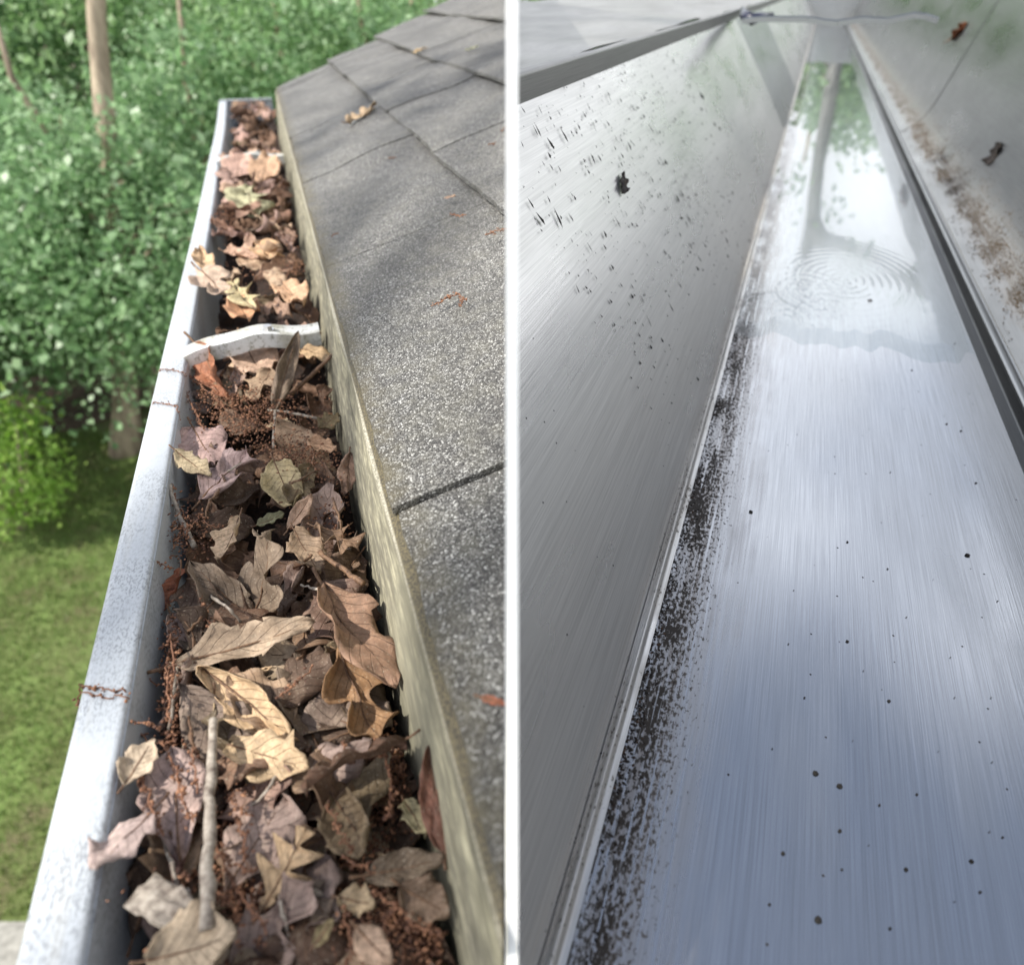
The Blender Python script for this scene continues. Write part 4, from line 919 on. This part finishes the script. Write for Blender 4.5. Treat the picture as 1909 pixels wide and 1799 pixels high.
roofcat([(724,300), (738,298)], "pale crumb in the middle of the shingles", r=.001)

# ------------------------------------------------------------------ added white strip, the border that parts the two views
def board():
    bm = bmesh.new(); y0 = .195*math.cos(PITCH); near_lo = CAM+FWD*.195-UPV*.30; near_hi = CAM+FWD*.195+UPV*.172
    poly = [(near_lo.y, near_lo.z), (near_hi.y, near_hi.z), (2.75, CAM_H+.16), (2.75, CAM_H-.5), (.35, CAM_H-.5)]
    a = [bm.verts.new((-HALF, y, z)) for y, z in poly]; b = [bm.verts.new((HALF, y, z)) for y, z in poly]
    bm.faces.new(a); bm.faces.new(b[::-1])
    for i in range(len(poly)): j = (i+1) % len(poly); bm.faces.new((a[i], b[i], b[j], a[j]))
    bmesh.ops.recalc_face_normals(bm, faces=bm.faces[:])
    tag(bm_obj("border_strip", bm, M_BORDER), "thin white border strip added between shingle roof and clean metal trough", 'border strip')
board()

# ------------------------------------------------------------------ the clean metal trough
M_FLOOR = mat_brushed("brushed_floor_metal", (.575, .59, .61), .21, stain=[(0, -.0215, .040, .040, (.050, .036, .024), .43), (0, -.0215, .012, .013, (.024, .018, .013), .42)], wet=(.55, 1.0))
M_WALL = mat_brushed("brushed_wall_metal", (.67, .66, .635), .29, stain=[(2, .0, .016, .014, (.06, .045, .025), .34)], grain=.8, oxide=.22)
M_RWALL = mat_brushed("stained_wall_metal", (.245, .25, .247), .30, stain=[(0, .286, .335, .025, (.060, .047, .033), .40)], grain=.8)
M_PLAIN = mat_brushed("plain_sheet_metal", (.32, .33, .33), .32)
M_DARK = mat_brushed("dull_dark_sheet_metal", (.17, .175, .175), .42)
M_FLANGE = mat_brushed("dull_flange_metal", (.27, .265, .25), .40, oxide=.3)
M_WATER = mat_water()
TR_END = 9.2
def trough():
    root = thing("metal_trough", "clean brushed metal trough with shallow rain water on its floor", 'gutter', M=GR.M)
    bz = -GR.b0
    T = sorted(set(list(np.linspace(-.14, 2.6, 116))+list(np.linspace(2.7, TR_END, 60))))
    def dent(amp, fa, ft, sd):
        def f(a, b, t):
            k = float(vnoise(np.array([[a*fa, t*ft, b*fa]]), sd)[0])*amp; return a+k*.5, b+k
        return f
    def sheet(name, line, mat, th=.0009, r=.0, off=None, side=-1):
        ln = [(a, b+bz) for a, b in line]
        if r: ln = round_line(ln, r, 4)
        V, Fc = prism(thicken(ln, th*side), T, off); o = mesh_obj(name, V, Fc, mat, root); o.data.set_sharp_from_angle(angle=math.radians(35))
        clip_local(o, GR.M, (HALF+.0006, 0, 0), (1, 0, 0)); return o
    sub = lambda p, q, n: [(p[0]+(q[0]-p[0])*k/n, p[1]+(q[1]-p[1])*k/n) for k in range(n+1)]
    sheet("floor", sub((-.0212, -.3200), (.2350, -.3200), 8), M_FLOOR, off=dent(.0, 3, 2, 3))
    # left side: turned seam at the foot, sloping wall, band, rolled rim, wide flange
    sheet("seam_fold", [(-.0150, -.3192), (-.0185, -.3180), (-.0205, -.3150), (-.0225, -.3178), (-.0245, -.3150)], M_WALL, .0008, .001)
    sheet("left_wall", sub((-.0215, -.3185), (-.100, -.2085), 5)+sub((-.100, -.2085), (-.198, -.0715), 6)[1:], M_WALL, off=dent(.0016, 6, 3.0, 3), side=1)
    sheet("rim_band", [(-.1984, -.0730), (-.1990, -.0545), (-.2010, -.0525), (-.2045, -.0515)], M_FLANGE, .0012, .0016, side=1)
    sheet("flange", sub((-.2040, -.0518), (-.62, -.0300), 26), M_FLANGE, off=dent(.0040, 26, 9, 8), side=1)
    # right side: small upstand, rounded bead, sloping band, tall wall, curled top
    sheet("groove", [(.2353, -.3206), (.2358, -.3345), (.2596, -.3365), (.2618, -.3262)], M_DARK, .0011, .002)
    K = 1.116
    sheet("bead", [(a*K, b*K) for a, b in ((.2346, -.2925), (.2350, -.2905), (.2368, -.2893), (.2400, -.2893), (.2430, -.2908), (.2450, -.2900))], M_PLAIN, .0011, .0008)
    wl = [(.2452, -.2899), (.2600, -.2805), (.2740, -.2690), (.2850, -.2560), (.2935, -.2400), (.3010, -.2180), (.3110, -.1820), (.3240, -.1340), (.3370, -.0860), (.3500, -.0400), (.3600, -.006), (.3740, .018), (.3950, .034), (.430, .044), (.480, .046)]
    wl = [(a*K, b*K) for a, b in wl]
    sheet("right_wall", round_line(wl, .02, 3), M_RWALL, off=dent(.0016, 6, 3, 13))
    # lap joints across the sheets
    for (t0, a0, b0, a1, b1, nm) in ((2.15, -.024, -.3140, -.196, -.0735, "lap_joint"),):
        nx, nzz = -(b1-b0), (a1-a0); l = math.hypot(nx, nzz); nx, nzz = nx/l, nzz/l
        if nx*(-a0 if a0 < 0 else -1)+nzz*.2 < 0 and a0 > 0: nx, nzz = -nx, -nzz
        if a0 < 0 and nx < 0: nx, nzz = -nx, -nzz
        if nzz < 0 and a0 > 0: nx, nzz = -nx, -nzz
        bm = bmesh.new(); vs = []
        for (tt, h) in ((t0-.003, .0002), (t0-.002, .0007), (t0+.004, .0008), (t0+.9, .0002)):
            for (a, b) in ((a0, b0), (a1, b1)): vs.append(bm.verts.new((a+nx*h, tt, b+bz+nzz*h)))
        for k in range(3): bm.faces.new((vs[2*k], vs[2*k+1], vs[2*k+3], vs[2*k+2]))
        bmesh.ops.recalc_face_normals(bm, faces=bm.faces[:]); o = bm_obj(nm, bm, M_PLAIN, root); clip_local(o, GR.M, (HALF+.0006, 0, 0), (1, 0, 0))
        sm = o.modifiers.new("thickness", 'SOLIDIFY'); sm.thickness = .0003; sm.offset = -1
    for t0 in (2.02*K,):                          # the next length of sheet laps over this one
        lw = [(a, b+bz) for a, b in round_line(wl[:11], .02, 3)]; lift = [(a-.0005, b+.0005) for a, b in lw]
        V, Fc = prism(thicken(lift, .0006), [t0, t0+.6]); o = mesh_obj("lap_joint", V, Fc, M_RWALL, root); o.data.set_sharp_from_angle(angle=math.radians(35))
    # strap across the top, with its edge bead
    a0, t, _ = GR.at(1385, 38, -.055); a1, t1, _ = GR.at(1720, 26, -.050)
    bm = bmesh.new(); N = 16; prev = None
    for k in range(N+1):
        s = k/N; x = a0+(a1-a0)*s; z = -.055+bz+.005*s+.003*math.sin(s*9)+.004*math.sin(s*23)*s; y = t+.02*s
        row = [bm.verts.new((x, y+dy, z+dz)) for dy, dz in ((-.010, -.006), (-.010, .002), (-.006, .004), (.018, .003), (.018, .0015), (-.005, .0025), (-.008, .0), (-.008, -.006))]
        if prev:
            for i in range(8): j = (i+1) % 8; bm.faces.new((prev[i], row[i], row[j], prev[j]))
        else: bm.faces.new(row)
        prev = row
    bm.faces.new(prev[::-1]); bmesh.ops.recalc_face_normals(bm, faces=bm.faces[:]); bm_obj("cross_strap", bm, M_PLAIN, root)
    bm = bmesh.new(); add_box(bm, -.625, .49, TR_END, TR_END+.002, -.33+bz, .05+bz); bm_obj("end_plate", bm, M_PLAIN, root)
trough()
def plastic_tie():
    m = mat_tint("blue_black_plastic", srgb(18, 20, 32), srgb(44, 48, 72), 90, .35)
    V, Fc = tube([GR.wat(1384, 14, -.052), GR.wat(1388, 30, -.054), GR.wat(1402, 37, -.057), GR.wat(1440, 27, -.051)], [.003, .010, .011, .004], 12)
    tag(mesh_obj("plastic_tie", V, Fc, m), "dark blue black scrap caught at the strap's left end", 'tie')
plastic_tie()
def water():
    A = np.linspace(-.0185, .2340, 190); T = np.concatenate([np.linspace(.66, 1.45, 560), np.linspace(1.46, TR_END-.01, 120)])
    aa, tt = np.meshgrid(A, T, indexing='ij'); sh = aa.shape; aa = aa.ravel(); tt = tt.ravel()
    z = np.full(aa.shape, .0016)
    rng = np.random.default_rng(2)
    for (px, py, rmax, lam, amp, n0) in ((1572,522,.12,.0105,.00014,0), (1500,545,.11,.0125,.00012,1), (1460,600,.10,.013,.00010,2), (1545,600,.08,.011,.00008,3)):
        c = GR.at(px, py, -.3184); r = np.hypot((aa-c[0])*1.0, (tt-c[1])*.62)
        z += amp*np.sin(2*np.pi*r/lam+n0)*np.exp(-(r/rmax*1.9)**2)
    z += .00022*vnoise(np.stack([aa*22, tt*9, aa*0], 1), 3)*np.exp(-((tt-1.0)/.35)**2)
    z += .00022*vnoise(np.stack([aa*18, tt*6, aa*0], 1), 9)*np.clip((tt-1.9)/1.5, 0, 1)
    shore = .80+.035*vnoise(np.stack([aa*22, aa*0, aa*0], 1), 6)+.02*vnoise(np.stack([aa*70, aa*0, aa*0], 1), 7)-.25*np.clip((aa-.19)/.045, 0, 1)*0
    z = np.where(tt < shore, .0016-np.clip((shore-tt)/.06, 0, 1)*.0022, z)
    V = np.stack([aa, tt, z], 1); nt_ = len(T); i, k = np.meshgrid(np.arange(sh[0]-1), np.arange(nt_-1), indexing='ij'); p = (i*nt_+k).ravel(); Fq = np.stack([p, p+nt_, p+nt_+1, p+1], 1)
    tag(mesh_obj("water", V, Fq, M_WATER, M=GR.M), kind='structure')
water()
M_GRIT = mat_tint("black_grit", srgb(14, 13, 12), srgb(40, 36, 32), 300, .9)
def grit(px, py, size, label, group=None, b=-.3195, shape=(1, 1, .5)):
    p = GR.wat(px, py, b); bm = bmesh.new(); bmesh.ops.create_icosphere(bm, subdivisions=2, radius=1)
    rnd = random.Random(px*7+py)
    for v in bm.verts: v.co = Vector((v.co.x*shape[0], v.co.y*shape[1], v.co.z*shape[2]))*size*rnd.uniform(.7, 1.15)
    o = bm_obj("grit_speck", bm, M_GRIT, smooth=True); o.location = p; o.rotation_euler = (0, 0, rnd.uniform(0, 6)); return tag(o, label, 'grit', group)
grit(1526, 1714, .0016, "largest dark speck low on the trough floor"); grit(1400, 954, .0016, "round black speck right of the dirt strip"); grit(1804, 1035, .0017, "lone black speck on the right of the bright floor")
grit(1622, 560, .0030, "dark oval speck at the ripples' edge"); grit(1521, 1441, .0014, "left one of two black specks on the lower floor"); grit(1566, 1465, .0014, "right one of two black specks on the lower floor")
rg = random.Random(3)
SP = [(1760,775),(1765,790),(1792,803),(1845,1550),(1870,1560),(1812,1605),(1828,1662),(1566,1548),(1620,1575),(1690,1620),(1780,1680),(1660,1730),(1570,1620),(1658,1306),(1772,1225),(1440,1395),(1435,1685),(1580,1195),(1460,1590),(1640,1500),(1710,1480),(1780,1300),(1848,1300),(1480,1100),(1580,1010),(1655,1060),(1720,960),(1545,880),(1620,800),(1700,690),(1568,690),(1470,1200),(1740,1080),(1860,1120),(1660,880),(1780,640),(1705,500),(1665,485),(1690,600),(1820,900),(1500,1300),(1610,1250),(1690,1150),(1590,1380),(1750,1400),(1850,1420)]
for (x, y) in SP: grit(x, y, rg.choice((.0003, .0004, .0005, .0006, .0009)), "tiny dark grit speck scattered on the brushed trough floor", 'grit specks on the trough floor')
def specks_on_walls():
    # drips of dirt on the left wall, washed downslope: too many to count
    C = []; R = []; p0 = np.array([-.0215, -.3185]); p1 = np.array([-.198, -.0715]); dv = (p1-p0); nrm = np.array([dv[1], -dv[0]]); nrm /= np.linalg.norm(nrm)
    rnd = random.Random(8); V = []; Fc = []; n = 0
    while n < 900:
        s = rnd.random()**.7; t = .45+rnd.random()**1.2*1.0
        if rnd.random() > .25+.75*math.exp(-((t-.80)/.25)**2): continue
        q = p0+dv*s; ln = rnd.expovariate(1/.0010)+.0005; w = min(rnd.expovariate(1/.0005)+.0003, ln*.8); dq = dv/np.linalg.norm(dv)
        c = np.array([q[0]+nrm[0]*.0006, t, q[1]+nrm[1]*.0006-GR.b0]); up = np.array([dq[0], rnd.uniform(-.35, .35), dq[1]]); sd = np.array([0, 1., rnd.uniform(-.3, .3)]); nn = np.array([nrm[0], 0, nrm[1]])
        o = len(V)
        for (u, w_, h) in ((-ln, 0, 0), (-ln*.3, -w, 0), (-ln*.3, w, 0), (ln*1.4, 0, 0), (-ln*.2, 0, w*.7)): V.append(tuple(c+up*u+sd*w_+nn*h))
        for f in ((0, 2, 4), (2, 3, 4), (3, 1, 4), (1, 0, 4)): Fc.append(tuple(o+i for i in f))
        n += 1
    o = mesh_obj("dirt_drips", V, Fc, M_GRIT, smooth=False, M=GR.M); tag(o, kind='stuff'); clip_local(o, GR.M, (HALF+.001, 0, 0), (1, 0, 0))
    # grains of black dirt caught along the seam
    rng = np.random.default_rng(4); k = 11000; t = .05+rng.random(k)**1.15*1.35; a = -.0205+np.abs(rng.normal(0, .0065, k))*np.where(rng.random(k) < .45, .4, 1)
    d = vnoise(np.stack([t*26, a*60, t*0], 1), 5)+.25; keep = rng.random(k) < np.clip(d*1.3, 0, 1); t = t[keep]; a = a[keep]; m = len(t)
    r = rng.uniform(.00025, .0009, m); bv, bf = blobs(np.stack([a, t, np.full(m, .0002)], 1), np.stack([r, r*1.5, r*.5], 1), 6)
    o = mesh_obj("seam_dirt", bv, bf, mat_island("brown_black_dirt", [(0, srgb(18, 14, 10)), (.7, srgb(38, 28, 20)), (1, srgb(74, 52, 34))], .9), M=GR.M); tag(o, kind='stuff')
    rng = np.random.default_rng(14); k = 9000; t = (.70+rng.random(k)*1.5)*1.116; a = rng.normal(.272, .011, k); keep = (a > .247) & (a < .296); b = 1.116*np.interp(a, [.2452, .26, .274, .285, .2935, .301], [-.2899, -.2805, -.269, -.256, -.24, -.218]); a = a*1.116; t = t[keep]; a = a[keep]; b = b[keep]; m = len(t)
    keep = vnoise(np.stack([t*22, a*120, t*0], 1), 15)+rng.uniform(-.6, .5, m) > -.05; t = t[keep]; a = a[keep]; b = b[keep]; m = len(t)
    r = rng.uniform(.0003, .0010, m); bv, bf = blobs(np.stack([a, t, b-GR.b0+.0014], 1), np.stack([r, r*1.6, r*.5], 1), 16)
    o = mesh_obj("brown_grime", bv, bf, mat_island("brown_grime_grain", [(0, srgb(60, 48, 34)), (1, srgb(120, 100, 74))], .9), M=GR.M); tag(o, kind='stuff')
specks_on_walls()
def wallpt(px, py, side):                        # sight line onto the left or right wall plane
    q = ray(px, py); p0, p1 = ((-.0215, -.3185), (-.198, -.0715)) if side == 'l' else ((.3359, -.2433), (.3906, -.0446))
    nx, nz_ = p1[1]-p0[1], -(p1[0]-p0[0]); k = (nx*p0[0]+nz_*p0[1])/(nx*q.dot(GR.r)+nz_*q.dot(GR.u)); return CAM+q*k*.997
NRM_R = (GR.r*-.237+GR.u*.07).normalized(); NRM_L = (GR.r*.247+GR.u*.1765).normalized()
make_leaf(wallpt(1848,305,'r'), wallpt(1858,270,'r'), .75, 'ellip', (44,40,38), "small black leaf scrap stuck on the right trough wall", up=NRM_R, curl=.3, bend=.1, stalk=0, name="leaf_scrap")
make_leaf(wallpt(1160,362,'l'), wallpt(1161,322,'l'), .38, 'ellip', (40,36,34), "narrow black leaf scrap stuck on the left trough wall", up=NRM_L, curl=.8, bend=.1, stalk=0, name="leaf_scrap")
make_leaf(wallpt(1776,76,'r'), wallpt(1806,44,'r'), .42, 'torn', (150,84,44), "curled orange brown leaf high on the right trough wall", up=NRM_R, curl=1.6, bend=.4, stalk=.3)
